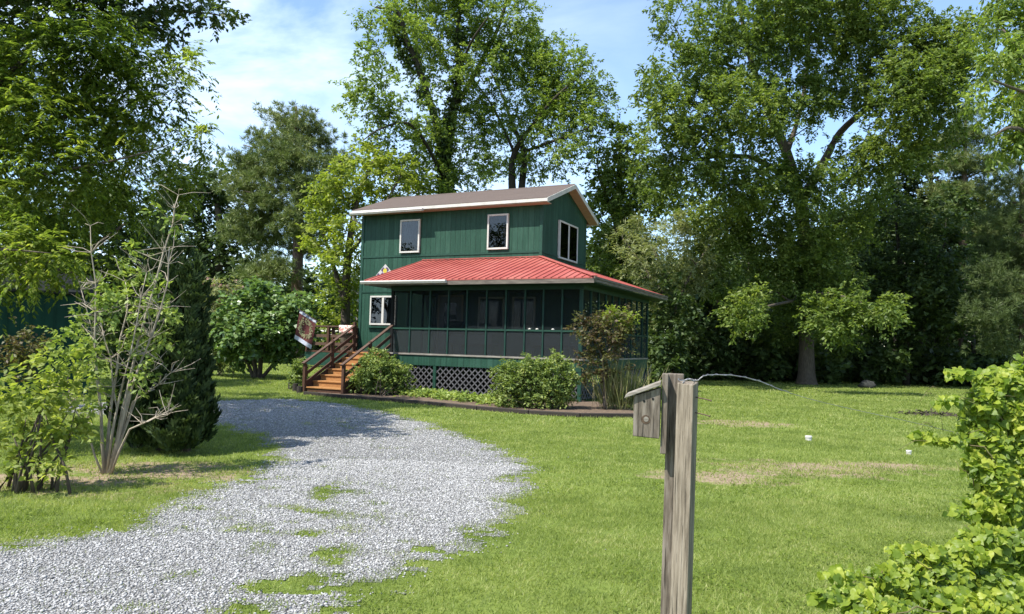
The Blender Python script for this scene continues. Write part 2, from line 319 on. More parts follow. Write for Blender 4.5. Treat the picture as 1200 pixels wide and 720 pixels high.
BED = [tuple(gnd(*q)[:2]) for q in ((357,463),(400,467),(440,470),(500,475),(560,481),(620,486),(680,489.5),(752,490))] + [tuple(hw(4.2,-3.6)[:2]), tuple(hw(3.0,-2.2)[:2]), tuple(hw(-5.5,-2.2)[:2])]
def blocked(x, y):
    lx, ly = hl(x, y); return ((lx > -7.4) & (lx < 2.6) & (ly > -2.8) & (ly < 4.3)) | inpoly(x, y, BED)
# stones
def stones():
    N = 520000; y = np.where(RS.rand(N) < .66, RS.uniform(3.6, 10, N), RS.uniform(10, 20, N)); x = RS.uniform(-9.4, .9, N)
    k = (gravel(x, y) > RS.normal(-.02, .26, N)) & (np.abs(x) < y*.78+2); x, y = x[k], y[k]; n = len(x)
    base = np.array([(1,0,0),(0,1,0),(-1,0,0),(0,-1,0),(0,0,1),(0,0,-1)], float)
    sz = RS.uniform(.0048, .0108, n)*np.where(RS.rand(n) < .06, 1.5, 1)*(1 + .4*np.clip((y-8)/8, 0, 1))
    V = base[None]*(1+RS.uniform(-.35, .35, (n, 6, 1))); V[:, :, 2] *= .62; V = V + RS.uniform(-.18, .18, (n, 6, 3))
    a = RS.rand(n)*6.28; ca, sa = np.cos(a)[:, None], np.sin(a)[:, None]
    V = np.stack([V[..., 0]*ca*1.15-V[..., 1]*sa, V[..., 0]*sa*1.15+V[..., 1]*ca, V[..., 2]], -1)*sz[:, None, None]
    V += np.stack([x, y, .004+sz*.28], 1)[:, None]
    F = np.array([(0,1,4),(1,2,4),(2,3,4),(3,0,4),(1,0,5),(2,1,5),(3,2,5),(0,3,5)])[None] + (np.arange(n)*6)[:, None, None]
    m, t, b, o = mat('gravel_stone'); gg = t.nodes.new('ShaderNodeNewGeometry')
    c = ramp(t, gg.outputs['Random Per Island'], [(0, (.13, .127, .121)), (.3, (.235, .231, .222)), (.75, (.335, .331, .32)), (1, (.47, .465, .45))])
    t.links.new(c, b.inputs['Base Color']); b.inputs['Roughness'].default_value = .85; b.inputs['Specular IOR Level'].default_value = .25
    tag(mesh_np('gravel_stones', V.reshape(-1, 3), F.reshape(-1, 3), m), 'loose pale grey crushed stones lying on the curved driveway', 'gravel', kind='stuff')
stones()
def grass():
    X, Y, Wd, Ht = [], [], [], []
    for n, y0, y1, w_, h_ in ((330000, 3.8, 8, .006, .040), (330000, 8, 15, .010, .044), (240000, 15, 26, .018, .06), (120000, 26, 42, .032, .07)):
        x, y = scatter(int(n*1.12), y0, y1, .76, 1.6); n = len(x); X.append(x); Y.append(y); Wd.append(np.full(n, w_)); Ht.append(np.full(n, h_))
    x, y, w_, h_ = map(np.concatenate, (X, Y, Wd, Ht))
    g = gravel(x, y); g = np.where((x < 1.2) & (y < 20.2), g, -1)
    p = np.interp(g, [-.45, -.15, .05, .25, .45], [1, .60, .42, .20, .06]); dd = dirt(x, y); p *= 1 - np.clip(dd*1.3-.1, 0, .72)
    k = (RS.rand(len(x)) < p) & ~blocked(x, y); x, y, w_, h_, g = x[k], y[k], w_[k], h_[k], g[k]; n = len(x)
    h_ = h_*RS.uniform(.5, 1.25, n)*(.75+.6*vnoise(x*.9, y*.9, 11))*np.where(g > .02, .5, 1); w_ = w_*RS.uniform(.6, 1.3, n)
    a = RS.rand(n)*6.283; l = RS.uniform(.35, 1.42, n); la = RS.rand(n)*6.283
    px_, py_ = np.cos(a)*w_*.5, np.sin(a)*w_*.5; z0 = np.zeros(n)
    tip = np.stack([x+np.cos(la)*np.sin(l)*h_, y+np.sin(la)*np.sin(l)*h_, np.cos(l)*h_+.002], 1)
    V = np.stack([np.stack([x-px_, y-py_, z0], 1), np.stack([x+px_, y+py_, z0], 1), tip], 1).reshape(-1, 3)
    mm = leafmat('lawn_grass_blade', [(.115, .16, .036), (.185, .24, .053), (.27, .325, .082), (.41, .41, .18)], .42, .9, .5, .3, gain=(1, 1, 1))
    tt_ = mm.node_tree; mb_ = [q for q in tt_.nodes if q.type == 'MATH' and q.operation == 'ADD'][0]; add_ = mathn(tt_, 'ADD', mb_.outputs[0], mathn(tt_, 'MULTIPLY', mathn(tt_, 'SUBTRACT', noise(tt_, 3.2, 4, objco(tt_)), .5), .9))
    for lk in list(mb_.outputs[0].links):
        if lk.to_node.type == 'VALTORGB': tt_.links.new(add_, lk.to_socket)
    tag(mesh_np('lawn_grass', V, np.arange(n*3).reshape(-1, 3), mm), 'short sunlit green lawn grass around the driveway and house', 'grass', kind='stuff')
grass()
def clover():
    n = 60000; x, y = scatter(n, 3.8, 10, .74, .4); k = (vnoise(x*1.1, y*1.1, 31, 3) > .53) & (RS.rand(n) < np.clip((vnoise(x*4, y*4, 33, 2)-.35)*3, 0, 1)); g_ = np.where(x < 1.2, gravel(x, y), -1); k &= (g_ < 0) & (dirt(x, y) < .3); x, y = x[k], y[k]; n = len(x)
    P_ = np.stack([x, y, RS.uniform(.015, .05, n)], 1); r = RS
    V, F = leafquads(P_, r.normal(size=(n, 3))*[1, 1, .2], nrm(r.normal(size=(n, 3))*.35+[0, 0, 1]), r.uniform(.012, .026, n), r.uniform(.014, .024, n))
    tag(mesh_np('clover', V, F, leafmat('clover_leaf', [(.10, .15, .02), (.16, .22, .035), (.25, .30, .06)], .4, 1, gain=(1, 1, 1))), 'light green clover leaves in patches across the near lawn', 'clover', kind='stuff')
clover()
# garden bed along the porch
m, t, b, o = mat('pine_straw_mulch'); v = objco(t); n1 = noise(t, 18, 7, v, .75); n2 = noise(t, 1.6, 4, v)
c = ramp(t, n1, [(.3, (.035, .024, .017)), (.5, (.115, .08, .052)), (.7, (.27, .195, .12))]); c = mixc(t, mathn(t, 'MULTIPLY', n2, .6), c, (.09, .055, .035))
t.links.new(c, b.inputs['Base Color']); b.inputs['Roughness'].default_value = .95; bump(t, b, n1, .8, .03); M['mulch'] = m
g = MB(); g.add([(x, y, .03) for x, y in BED], [tuple(range(len(BED)))]); tag(g.build('mulch_bed', M['mulch']), kind='structure')
edge = [gnd(*q) for q in ((357,463),(400,467),(440,470),(500,475),(560,481),(620,486),(680,489.5),(752,490))]
r_ = thing('timber_edging', 'low dark timber edging between the lawn and the mulched bed before the porch', 'edging', tuple(edge[0]))
for a, b_ in zip(edge[:-1], edge[1:]):
    g = MB(); d = (b_-a)/np.linalg.norm(b_-a); g.bar(a-edge[0]+[0,0,.05]+d*.004, b_-edge[0]+[0,0,.05]-d*.004, .11, .10); g.build('timber', M['timber'], r_, bevel=.012)
for k, (px, py, hh) in enumerate(((341,457,.30),(346,459,.24),(351,461,.20))):
    p = gnd(px, py); g = MB(); g.tube([(0,0,0),(0,0,hh*.5),(.004,0,hh)], [.09,.088,.085], 10); o_ = g.build('timber_stub', M['timber']); o_.location = p
    tag(o_, ('tallest of the short timber stubs left of the stairs, furthest from them', 'middle one of the short timber stubs left of the stairs', 'shortest timber stub, touching the foot of the stairs')[k], 'timber stub', 'timber stubs beside the stairs')

# ------------------------------------------------------------------ the house
H = thing('green_house', 'two storey green board house with brown shingle roof and red roofed screened porch', 'house', (HX, HY, 0), -YAW)
LW, DW, ZE, RY, RZ = 7.4, 4.22, 6.30, 2.08, 7.25
fl = MB(); fl.box(-LW, 0, 0, .12, .55, ZE+.13); fl.build('front_wall', M['siding_x'], H)
g = MB(); g.box(-LW+.002, -.002, DW-.12, DW, .55, ZE+.05); g.build('rear_wall', M['siding_x'], H)
for x0, x1, nm in ((-LW-.004, -LW+.12, 'gable_wall'), (-.12, .004, 'gable_wall')):
    g = MB(); g.prism([(.004,.55),(DW-.004,.55),(DW-.004,ZE+.12),(RY,RZ-.01),(.004,ZE+.15)], 0, x0, x1); g.build(nm, M['siding_y'], H)
g = MB(); g.box(-LW+.05, -.05, .05, DW-.05, .0, .6); g.build('foundation', M['rock'], H)
g = MB(); g.box(-LW+.1, -.1, .13, DW-.13, 3.5, 3.7); g.build('upper_floor', M['dark'], H)
# horizontal siding joints and corner boards
for z in (3.42, 4.72): g = MB(); g.box(-LW+.08, -.075 if z > 4 else -4.7, -.022, -.002, z-.035, z+.035); g.build('band_board', M['trim'], H)
g = MB(); g.box(.006, .026, .08, DW-.08, 4.685, 4.755); g.build('band_board', M['trim'], H)
for x in (-LW, 0):
    g = MB(); sgn = 1 if x == 0 else -1
    g.box(*sorted((x-sgn*.08, x+sgn*.028)), -.026, -.003, .56, ZE-.02); g.build('corner_board', M['trim'], H)
g = MB(); g.box(.006, .028, .0, .075, 4.6, ZE-.02); g.build('corner_board', M['trim'], H)
# main roof
x0, x1, th = -7.60, .33, .10
sl = .38
def slope(y): return 7.39 - abs(y-RY)*sl
for ya, nm in ((-.40, 'roof_slope'), (4.56, 'roof_slope')):
    g = MB(); g.prism([(ya, slope(ya)), (RY, slope(RY)), (RY, slope(RY)-th), (ya, slope(ya)-th)], 0, x0, x1)
    o_ = g.build(nm, M['shingle'], H)
g = MB(); g.prism([(RY-.14, slope(RY-.14)+.004), (RY, slope(RY)+.018), (RY+.14, slope(RY+.14)+.004), (RY, slope(RY)+.002)], 0, x0+.01, x1-.01); g.build('ridge_cap', M['shingle'], H)
g = MB(); g.box(x0+.01, x1+.028, -.435, -.402, slope(-.40)-.13, slope(-.40)-.03); g.build('eave_fascia', M['white'], H)
g = MB(); g.box(x0+.01, x1, 4.562, 4.59, slope(4.56)-.165, slope(4.56)-.012); g.build('eave_fascia', M['white'], H)
for xx in ((x1+.002, x1+.03), (x0-.03, x0-.002)):
    for ya in (-.40, 4.57):
        g = MB(); g.prism([(ya, slope(ya)-.01), (RY, slope(RY)-.01), (RY, slope(RY)-.165), (ya, slope(ya)-.165)], 0, *xx); g.build('rake_board', M['white'], H)
g = MB(); g.box(x0+.03, x1-.01, -.398, -.005, ZE-.01, ZE+.012); g.build('soffit', M['soffit'], H)
for ya in (-.38, 4.54):
    g = MB(); g.prism([(ya, slope(ya)-.125), (RY, slope(RY)-.125), (RY, slope(RY)-.145), (ya, slope(ya)-.145)], 0, .006, x1-.003); g.build('rake_soffit', M['soffit'], H)
def gutter(xa, xb, y, z):
    prof = [(y+.0, z), (y-.10, z), (y-.115, z-.03), (y-.08, z-.10), (y, z-.10)]
    g = MB(); g.prism(prof, 0, xa, xb); return g.build('gutter', M['white'], H, bevel=.008)
gutter(-7.62, -4.42, -.437, 6.34)
g = MB(); g.tube([(-7.5,-.48,6.22),(-7.5,-.45,6.10),(-7.46,-.06,5.98)], .035, 8); g.build('gutter_spout', M['white'], H)
# windows
def window(xa, xb, za, zb, sashes, plane='front', curtain=None):
    if plane == 'front': B = lambda s, a, b_, y0, y1, c, d: s.box(a, b_, -y1, -y0, c, d)
    else: B = lambda s, a, b_, y0, y1, c, d: s.box(.0045+y0, .0045+y1, a, b_, c, d)
    fw = .062; f_ = MB()
    B(f_, xa, xb, .003, .085, zb-fw, zb); B(f_, xa, xb, .003, .085, za, za+fw)
    B(f_, xa, xa+fw, .003, .085, za+fw+.001, zb-fw-.001); B(f_, xb-fw, xb, .003, .085, za+fw+.001, zb-fw-.001)
    if sashes == 2: mid = (xa+xb)/2; B(f_, mid-.05, mid+.05, .003, .08, za+fw+.001, zb-fw-.001)
    W_ = f_.build('window', M['white'], H, bevel=.006)
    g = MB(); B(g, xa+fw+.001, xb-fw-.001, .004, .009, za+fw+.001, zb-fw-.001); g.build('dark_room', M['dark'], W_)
    if curtain:
        g = MB(); n = 26
        for ca, cb in curtain:
            V = []
            for i in range(n+1):
                q = ca + (cb-ca)*i/n; y = .035 + .016*math.sin(i*1.5)
                for z in (zb-fw-.02, za+fw+.02): V.append((q, -y, z) if plane == 'front' else (.0045+y, q, z))
            g.add(V, [(2*i, 2*i+1, 2*i+3, 2*i+2) for i in range(n)])
        g.build('curtain', M['curtain'], W_, smooth=True)
    g = MB(); B(g, xa+fw+.001, xb-fw-.001, .062, .066, za+fw+.001, zb-fw-.001); g.build('pane', M['glass'], W_)
window(-5.65, -4.80, 4.82, 6.04, 1, curtain=[(-5.5, -4.92)])
window(-2.03, -1.23, 4.83, 6.05, 1)
window(1.36, 3.12, 4.65, 6.0, 2, 'side')
window(-6.88, -5.72, 2.18, 3.26, 2, curtain=[(-6.72, -6.4), (-6.1, -5.85)])
g = MB(); g.box(-6.95, -5.65, -.10, -.024, 2.08, 2.135); g.build('window_sill', M['trim'], H)
# porch
PF, XA, XB, YB = -2.705, -4.03, 2.51, 4.05; HS, HM, HB, HP = 1.22, 2.02, .87, 3.36
g = MB(); g.box(XA, XB, PF, -.01, HS-.12, HS-.002); g.box(.05, XB, 0, YB, HS-.12, HS-.002); g.build('porch_floor', M['stain'], H)
g = MB(); g.box(XA, XB-.001, PF-.02, PF+.03, HB, HS-.03); g.build('porch_skirt', M['siding_x'], H)
g = MB(); g.box(XB-.03, XB+.02, PF+.032, YB, HB, HS-.03); g.build('porch_skirt', M['siding_y'], H)
g = MB(); g.box(XA-.02, XB+.05, PF-.055, PF+.05, HS-.028, HS+.022); g.box(XB-.05, XB+.05, PF+.052, YB, HS-.028, HS+.022); g.build('bottom_rail', M['rail_cap'], H)
xs = [XA+.035, -3.3, -2.57, -1.9, -1.24, -.56, .09, .72, 1.31, 1.9, XB-.035]
for i, x in enumerate(xs):
    w_ = .05 if i in (0, 10) else .024
    g = MB(); g.box(x-w_, x+w_, PF-.035, PF+.035, HS+.024, HP-.14); g.build('porch_post', M['darktrim'] if i else M['dark'], H, bevel=.004)
ys = np.linspace(PF, YB-.05, 11)[1:]
for i, y in enumerate(ys):
    w_ = .05 if i == 9 else .024
    g = MB(); g.box(XB-.035, XB+.035, y-w_, y+w_, HS+.024, HP-.14); g.build('porch_post', M['darktrim'], H, bevel=.004)
for a, b_ in zip(xs[:-1], xs[1:]):
    g = MB(); g.box(a+.026, b_-.026, PF-.03, PF+.03, HM-.025, HM+.025); g.build('mid_rail', M['trim'], H)
yy = [PF+.04] + list(ys)
for a, b_ in zip(yy[:-1], yy[1:]):
    g = MB(); g.box(XB-.03, XB+.03, a+.026, b_-.05, HM-.025, HM+.025); g.build('mid_rail', M['darktrim'], H)
g = MB(); g.box(XA-.02, XB+.045, PF-.045, PF+.045, HP-.138, HP+.08); g.box(XB-.045, XB+.045, PF+.047, YB, HP-.138, HP+.08); g.build('header_beam', M['darktrim'], H)
g = MB(); g.box(XA-.02, XA+.05, PF+.05, -.01, HP-.138, HP+.08); g.build('header_beam', M['darktrim'], H)
for a, b_ in zip(xs[:-1], xs[1:]):
    g = MB(); g.box(a+.025, b_-.025, PF-.002, PF+.002, HM+.026, HP-.14); g.build('screen_panel', M['screen'], H)
    g = MB(); g.box(a+.025, b_-.025, PF-.002, PF+.002, HS+.024, HM-.026); g.build('screen_panel', M['screen_low'], H)
for a, b_ in zip(yy[:-1], yy[1:]):
    g = MB(); g.box(XB-.002, XB+.002, a+.025, b_-.05, HM+.026, HP-.14); g.build('screen_panel', M['screen'], H)
    g = MB(); g.box(XB-.002, XB+.002, a+.025, b_-.05, HS+.024, HM-.026); g.build('screen_panel', M['screen_low'], H)
# screen door side at the stair landing
for y in (PF+.05, -1.75, -.9, -.06): g = MB(); g.box(XA-.02, XA+.04, y-.03, y+.03, HS, HP-.14); g.build('porch_post', M['darktrim'], H)
for a, b_ in ((PF+.08, -1.78), (-1.72, -.93), (-.87, -.09)): g = MB(); g.box(XA+.008, XA+.012, a, b_, HS+.02, HP-.14); g.build('screen_panel', M['screen'], H)
# porch roof: front slope and right slope, meeting at the hip, ribbed red metal
JZ, EZ, OX, OY = 4.53, 3.50, 3.10, -3.40; XL = -4.64
def fz(y): return EZ + (y-OY)*(JZ-EZ)/(-OY)
def sz_(x): return EZ + (OX-x)*(JZ-EZ)/OX
rt = .035; YR = 4.6
P1 = [(XL,OY,EZ),(OX,OY,EZ),(0,0,JZ),(XL,0,JZ)]; P2 = [(OX,OY,EZ),(OX,YR,EZ),(0,YR,JZ),(0,0,JZ)]
for P in (P1, P2):
    g = MB(); V = P + [(a, b_, c-rt) for a, b_, c in P]; g.add(V, [(0,1,2,3),(7,6,5,4)] + [(i, i+4, (i+1) % 4+4, (i+1) % 4) for i in range(4)])
    pr_ = g.build('porch_roof', M['redroof'], H)
    r2 = MB()
    if P is P1:
        n = int((OX-XL)/.23)
        for i in range(n+1):
            x = XL + .02 + i*.23; yt = 0 if x <= 0 else OY*(x/OX)
            if yt-OY > .1: r2.bar((x, OY-.012, fz(OY-.012)+.012), (x, yt-.02, fz(yt-.02)+.012), .035, .026)
    else:
        for i in range(int((YR-OY)/.23)):
            y = OY+.1+i*.23; xt = 0 if y >= 0 else OX*(y/OY)
            if OX-xt > .1: r2.bar((OX+.012, y, sz_(OX+.012)+.012), (xt+.02, y, sz_(xt+.02)+.012), .035, .026)
    r2.build('roof_ribs', M['redroof'], pr_)
g = MB(); g.bar((-.02, -.02, JZ+.03), (OX+.01, OY-.01, EZ+.03), .16, .03); g.build('hip_cap', M['redroof'], H, bevel=.008)
g = MB(); g.box(XL, -.03, -.10, -.028, JZ+.005, JZ+.03); g.build('roof_flashing', M['redroof'], H)
g = MB(); g.box(XL+.01, OX-.01, OY-.002, OY+.03, EZ-.16, EZ-.045); g.build('porch_fascia', M['fascia'], H)
g = MB(); g.box(OX-.03, OX+.004, OY+.032, YR, EZ-.125, EZ-.045); g.build('porch_fascia', M['fascia'], H)
g = MB(); g.box(OX-.005, OX+.024, OY-.01, YR, EZ-.042, EZ+.02); g.build('drip_edge', M['fascia'], H)
g = MB(); g.prism([(OY, EZ-.045), (0, JZ-.045), (0, JZ-.2), (OY, EZ-.16)], 0, XL-.002, XL+.03); g.build('porch_fascia', M['trim'], H)
g = MB(); g.box(XL+.035, OX-.035, OY+.035, -.03, EZ-.15, EZ-.13); g.box(.03, OX-.035, 0, YR-.05, EZ-.15, EZ-.13); g.build('porch_ceiling', M['darktrim'], H)
gutter(-4.72, -1.57, OY-.006, EZ-.02)
# door and inner window on the porch wall
g = MB(); g.box(-3.95, -3.88, -.05, -.002, HS, 3.28); g.box(-2.98, -2.91, -.05, -.002, HS, 3.28); g.box(-3.879, -2.981, -.05, -.002, 3.21, 3.28)
dr = g.build('porch_door', M['soffit'], H); g = MB(); g.box(-3.875, -2.985, -.035, -.003, HS+.02, 3.205); g.build('door_leaf', M['curtain'], dr)
g = MB(); g.box(-3.68, -3.18, -.042, -.037, 2.1, 3.0); g.build('pane', M['glass'], dr); g = MB(); g.box(-3.69, -3.17, -.0365, -.0355, 2.09, 3.01); g.build('dark_pane', M['dark'], dr)
window(-2.3, -1.3, 2.1, 3.2, 1, curtain=[(-2.2, -1.95)]); window(.2-1.2, -.15, 2.1, 3.2, 1)
# under the porch: posts and lattice
for x in (XA+.05, -2.34, .1, XB-.05): g = MB(); g.box(x-.05, x+.05, PF-.01, PF+.08, 0, HB-.002); g.build('pier_post', M['trim'], H)
for y in (.6, YB-.05): g = MB(); g.box(XB-.08, XB+.02, y-.05, y+.05, 0, HB-.002); g.build('pier_post', M['darktrim'], H)
def lattice(a, b_, flip):
    lo, hi = .06, HB-.004; g = MB(); hgt = hi-lo; st = .205; n = int((b_-a+hgt)/st)
    for sgn, off in ((1, 0), (-1, .009)):
        for i in range(n+1):
            s0 = a - hgt + i*st; p, q = (s0, lo), (s0+hgt, hi)
            if p[0] < a: p = (a, lo+(a-s0))
            if q[0] > b_: q = (b_, lo+(b_-s0))
            if q[0]-p[0] < .02: continue
            if sgn < 0: p, q = (a+b_-p[0], p[1]), (a+b_-q[0], q[1])
            P_ = [(u, PF+.02+off, z) if not flip else (XB-.02-off, u, z) for u, z in (p, q)]
            g.bar(P_[0], P_[1], .008, .036, up=(0, 0, 1))
    g.build('lattice_panel', M['lattice'], H)
for a, b_ in ((XA+.11, -2.4), (-2.28, .04), (.16, XB-.11)): lattice(a, b_, False)
for a, b_ in ((PF+.1, .54), (.66, YB-.11)): lattice(a, b_, True)
# ------------------------------------------------------------------ what stands in the porch
def hthing(name, label, cat, x, y, z, group=None): return thing(name, label, cat, tuple(hw(x, y, z)), -YAW, group)
gr = hthing('barbecue_grill', 'dark covered barbecue grill standing behind the left porch screens', 'grill', -2.6, -1.0, HS)
g = MB(); g.box(-.32,.32,-.25,.25,.62,.86); g.tube([(-.3,0,.86),(0,0,.86),(.3,0,.86)], [.24,.25,.24], 12); g.build('grill_lid', M['dark'], gr, bevel=.02)
for x in (-.27, .27):
    for y in (-.2, .2): g = MB(); g.box(x-.02, x+.02, y-.02, y+.02, 0, .618); g.build('leg', M['dark'], gr)
g = MB(); g.box(.325, .62, -.2, .2, .80, .83); g.build('side_shelf', M['dark'], gr)
M['cushion'] = simple('grey_cushion', (.13, .13, .15), (.07, .07, .085), 4, .9, .1)
for k, (x, lab) in enumerate(((-1.35, 'grey cushioned porch bench nearest the barbecue grill'), (1.2, 'grey cushioned porch bench nearest the front right porch corner'))):
    bn = hthing('porch_bench', lab, 'bench', x, -1.9, HS, 'benches inside the porch')
    g = MB(); g.box(-.75,.75,-.3,.3,.30,.36); g.build('frame', M['stain'], bn)
    for sx_ in (-.7, .7):
        for sy in (-.26, .26): g = MB(); g.box(sx_-.03, sx_+.03, sy-.03, sy+.03, 0, .298); g.build('leg', M['stain'], bn)
    g = MB(); g.box(-.73,.73,-.28,.2,.362,.48); g.build('seat', M['cushion'], bn, bevel=.04)
    g = MB(); g.box(-.75,.75,-.34,-.29,.362,.66); g.build('backrest', M['cushion'], bn, bevel=.02)
for k, x in enumerate((.88, 1.12, 1.62)):
    me = MB(); me.tube([(0,0,0),(0,0,.02),(0,0,.045)], [.045,.055,.012], 8); o_ = me.build('seashell', M['white'], None, True); o_.location = hw(x, PF, HM+.026)
    tag(o_, ('small pale seashell on the porch rail, furthest left of the shells', 'small pale seashell on the porch rail, between the other two shells', 'small pale seashell on the porch rail, nearest the bronze maple')[k], 'seashell', 'shells along the porch rail')
# barn quilt sign
M['quilt'] = None
m, t, b, o = mat('quilt_paint'); v = objco(t); ck = t.nodes.new('ShaderNodeTexChecker'); ck.inputs['Scale'].default_value = 6.5; t.links.new(objco(t, (1, 1, 1), (0, math.radians(45), 0)), ck.inputs['Vector'])
ck.inputs[1].default_value = (.42, .38, .40, 1); ck.inputs[2].default_value = (.06, .03, .09, 1); t.links.new(ck.outputs[0], b.inputs['Base Color']); M['quilt'] = m
q = hthing('quilt_sign', 'diamond shaped white and purple patterned board on the wall above the double window', 'sign', -6.27, -.03, 4.03)
def diamond(r, y0, y1): 
    g = MB(); return g.prism([(-r, 0), (0, -r), (r, 0), (0, r)], 1, y0, y1)
diamond(.40, -.02, 0).build('board', M['white'], q); diamond(.375, -.026, -.021).build('quilt_face', M['quilt'], q)
g = MB(); g.tube([(0,-.03,.16),(0,-.027,.16)], .09, 10); g.build('yellow_boss', simple('yellow_paint', (.55, .45, .05), None), q)

# ------------------------------------------------------------------ stairs, deck
ST = hthing('wooden_staircase', 'orange stained wooden stairs with brown handrails leading up to the porch', 'staircase', -4.65, -5.1, 0)
nst, run = 7, .325; rise = HS/nst; wS = .70
for i in range(nst):
    g = MB(); y = i*run; g.box(-wS, wS, y-.03, y+run, (i+1)*rise-.04, (i+1)*rise); st = g.build('step', M['tread'] if i else M['tread'], ST, bevel=.006)
    g = MB(); g.box(-wS, wS, y+.003, y+.028, i*rise+.001, (i+1)*rise-.041); g.build('riser', M['tread'] if i else M['stain'], st)
for sx_ in (-1, 1):
    x = sx_*(wS+.025); g = MB(); n_ = nst*run
    g.prism([(-.05,0),(.25,0),(n_,HS-.3),(n_,HS-.02),(n_-.25,HS-.02),(-.05,rise+.02)], 0, x-.02, x+.02); g.build('stringer', M['stain'], ST)
    sl_ = HS/n_
    for y, zt in ((-.04, 1.0), (n_*.52, 1.0+sl_*n_*.52), (n_-.03, 1.03+HS)):
        if y > n_-.1 and sx_ > 0: continue
        g = MB(); g.box(x-.045, x+.045, y-.045, y+.045, 0 if y < 1 else sl_*y-.2, zt-.06 if y > 0 else .86); g.build('post', M['stain'], ST, bevel=.006)
    zt0 = .88
    g = MB(); g.bar((x, -.14, zt0-.02), (x, n_+.02, zt0+HS*1.0), .11, .045); g.build('handrail', M['railtop'], ST, bevel=.006)
    for dz in (.34, .62): g = MB(); g.bar((x, -.02, zt0-dz), (x, n_-.02, zt0+HS-dz), .04, .09); g.build('rail', M['stain'], ST)
DK = hthing('wooden_deck', 'small brown railed deck left of the stairs with a green skirt below', 'deck', -5.6, -1.4, 0)
def dbox(nm, m_, *a, bevel=0): g = MB(); g.box(*a); return g.build(nm, m_, DK, bevel=bevel)
dbox('deck_floor', M['stain'], -1.9, 1.55, -1.38, 1.36, HS-.05, HS-.004)
dbox('deck_skirt', M['trim'], -1.9, .2, -1.38, -1.34, .72, HS-.06); dbox('deck_skirt', M['trim'], -1.9, -1.86, -1.335, 1.36, .72, HS-.06)
for x, y in ((-1.85, -1.33), (-.95, -1.33), (-1.85, 0), (-1.85, 1.3)): dbox('post', M['stain'], x-.045, x+.045, y-.045, y+.045, 0, 2.02, bevel=.006)
for z, h2, mm in ((2.045, .022, 'railtop'), (1.72, .05, 'railtop'), (1.45, .05, 'railtop')):
    dbox('rail', M[mm], -1.92, .22, -1.385, -1.28, z-h2, z+h2) if z > 2 else dbox('rail', M[mm], -1.8, .22, -1.31, -1.27, z-h2, z+h2)
    dbox('rail', M[mm], -1.92, -1.79, -1.27, 1.36, z-h2, z+h2) if z > 2 else dbox('rail', M[mm], -1.82, -1.78, -1.26, 1.36, z-h2, z+h2)
# cloth on the deck rail
m, t, b, o = mat('floral_cloth'); vo = t.nodes.new('ShaderNodeTexVoronoi'); vo.inputs['Scale'].default_value = 14; t.links.new(objco(t), vo.inputs['Vector'])
t.links.new(ramp(t, vo.outputs['Distance'], [(.2, (.45, .09, .09)), (.4, (.55, .30, .26)), (.6, (.62, .55, .47))]), b.inputs['Base Color']); b.inputs['Roughness'].default_value = .9
cl = MB(); V = []
for i in range(13):
    a = i/12; z, y = ((.0-(.26*(1-a/.4)), -.065) if a < .4 else (.006, -.065+.13*(a-.4)/.2) if a < .6 else (-(a-.6)/.4*.2, .065))
    for j in range(9): V.append((-.28+.56*j/8, y+.012*math.sin(j*1.3+i), z+.004*math.sin(j*2)))
cl.add(V, [(i*9+j, i*9+j+1, (i+1)*9+j+1, (i+1)*9+j) for i in range(12) for j in range(8)])
cl = cl.build('draped_cloth', m, None, True); cl.modifiers.new('thick', 'SOLIDIFY').thickness = .008
cl.location = hw(-5.78, -2.735, 2.078); cl.rotation_euler = (0, 0, -YAW); tag(cl, 'pink floral cloth draped over the deck rail beside the stair post', 'cloth')
# garden flag on a slanting pole
FB = hw(-7.2, -2.8, 1.95); fg = thing('garden_flag', 'burgundy flag with a leafy wreath and checked bands on a slanted pole by the deck', 'flag', tuple(FB))
tl = at(351.5, 363.5, FB[1]-.1)-FB; tr_ = at(371, 376, FB[1])-FB; bl = at(345, 397, FB[1]-.1)-FB
g = MB(); dirp = (tl-tr_); g.tube([tr_-dirp*.25, tl+dirp*.12], .014, 8); g.build('pole', M['railtop'], fg)
U = tr_-tl; W_ = bl-tl; nF = np.cross(U, W_); nF /= np.linalg.norm(nF); nF = -nF if nF[1] > 0 else nF
def fpt(u, v_, off=0): return tl + U*u + W_*v_ + nF*(off + .03*math.sin(u*7+v_*3)*(.3+v_))
def fpatch(u0, u1, v0, v1, off, nu=14, nv=14):
    g = MB(); V = [fpt(u0+(u1-u0)*i/nu, v0+(v1-v0)*j/nv, off) for j in range(nv+1) for i in range(nu+1)]
    return g.add(V, [(j*(nu+1)+i, j*(nu+1)+i+1, (j+1)*(nu+1)+i+1, (j+1)*(nu+1)+i) for j in range(nv) for i in range(nu)])
o_ = fpatch(0, 1, 0, 1, 0).build('cloth', simple('burgundy_cloth', (.135, .05, .046), (.09, .032, .03), 8, .9, .1), fg, True)
m, t, b, o = mat('checked_band'); ck = t.nodes.new('ShaderNodeTexChecker'); ck.inputs['Scale'].default_value = 9; t.links.new(objco(t), ck.inputs['Vector'])
ck.inputs[1].default_value = (.55, .56, .58, 1); ck.inputs[2].default_value = (.12, .15, .22, 1); t.links.new(ck.outputs[0], b.inputs['Base Color'])
fpatch(0, 1, 0, .10, .006).build('top_band', m, fg, True); fpatch(0, 1, .86, 1.0, .006).build('bottom_band', simple('pale_band', (.55, .56, .6), (.3, .33, .42), 14), fg, True)
P_, D_ = [], []
for k in range(150):
    a = random.random()*6.283; rr = random.gauss(.26, .035); P_.append(fpt(.5+rr*1.25*math.cos(a), .48+rr*math.sin(a), .012)); D_.append(U*random.uniform(-1, 1)+W_*random.uniform(-1, 1))
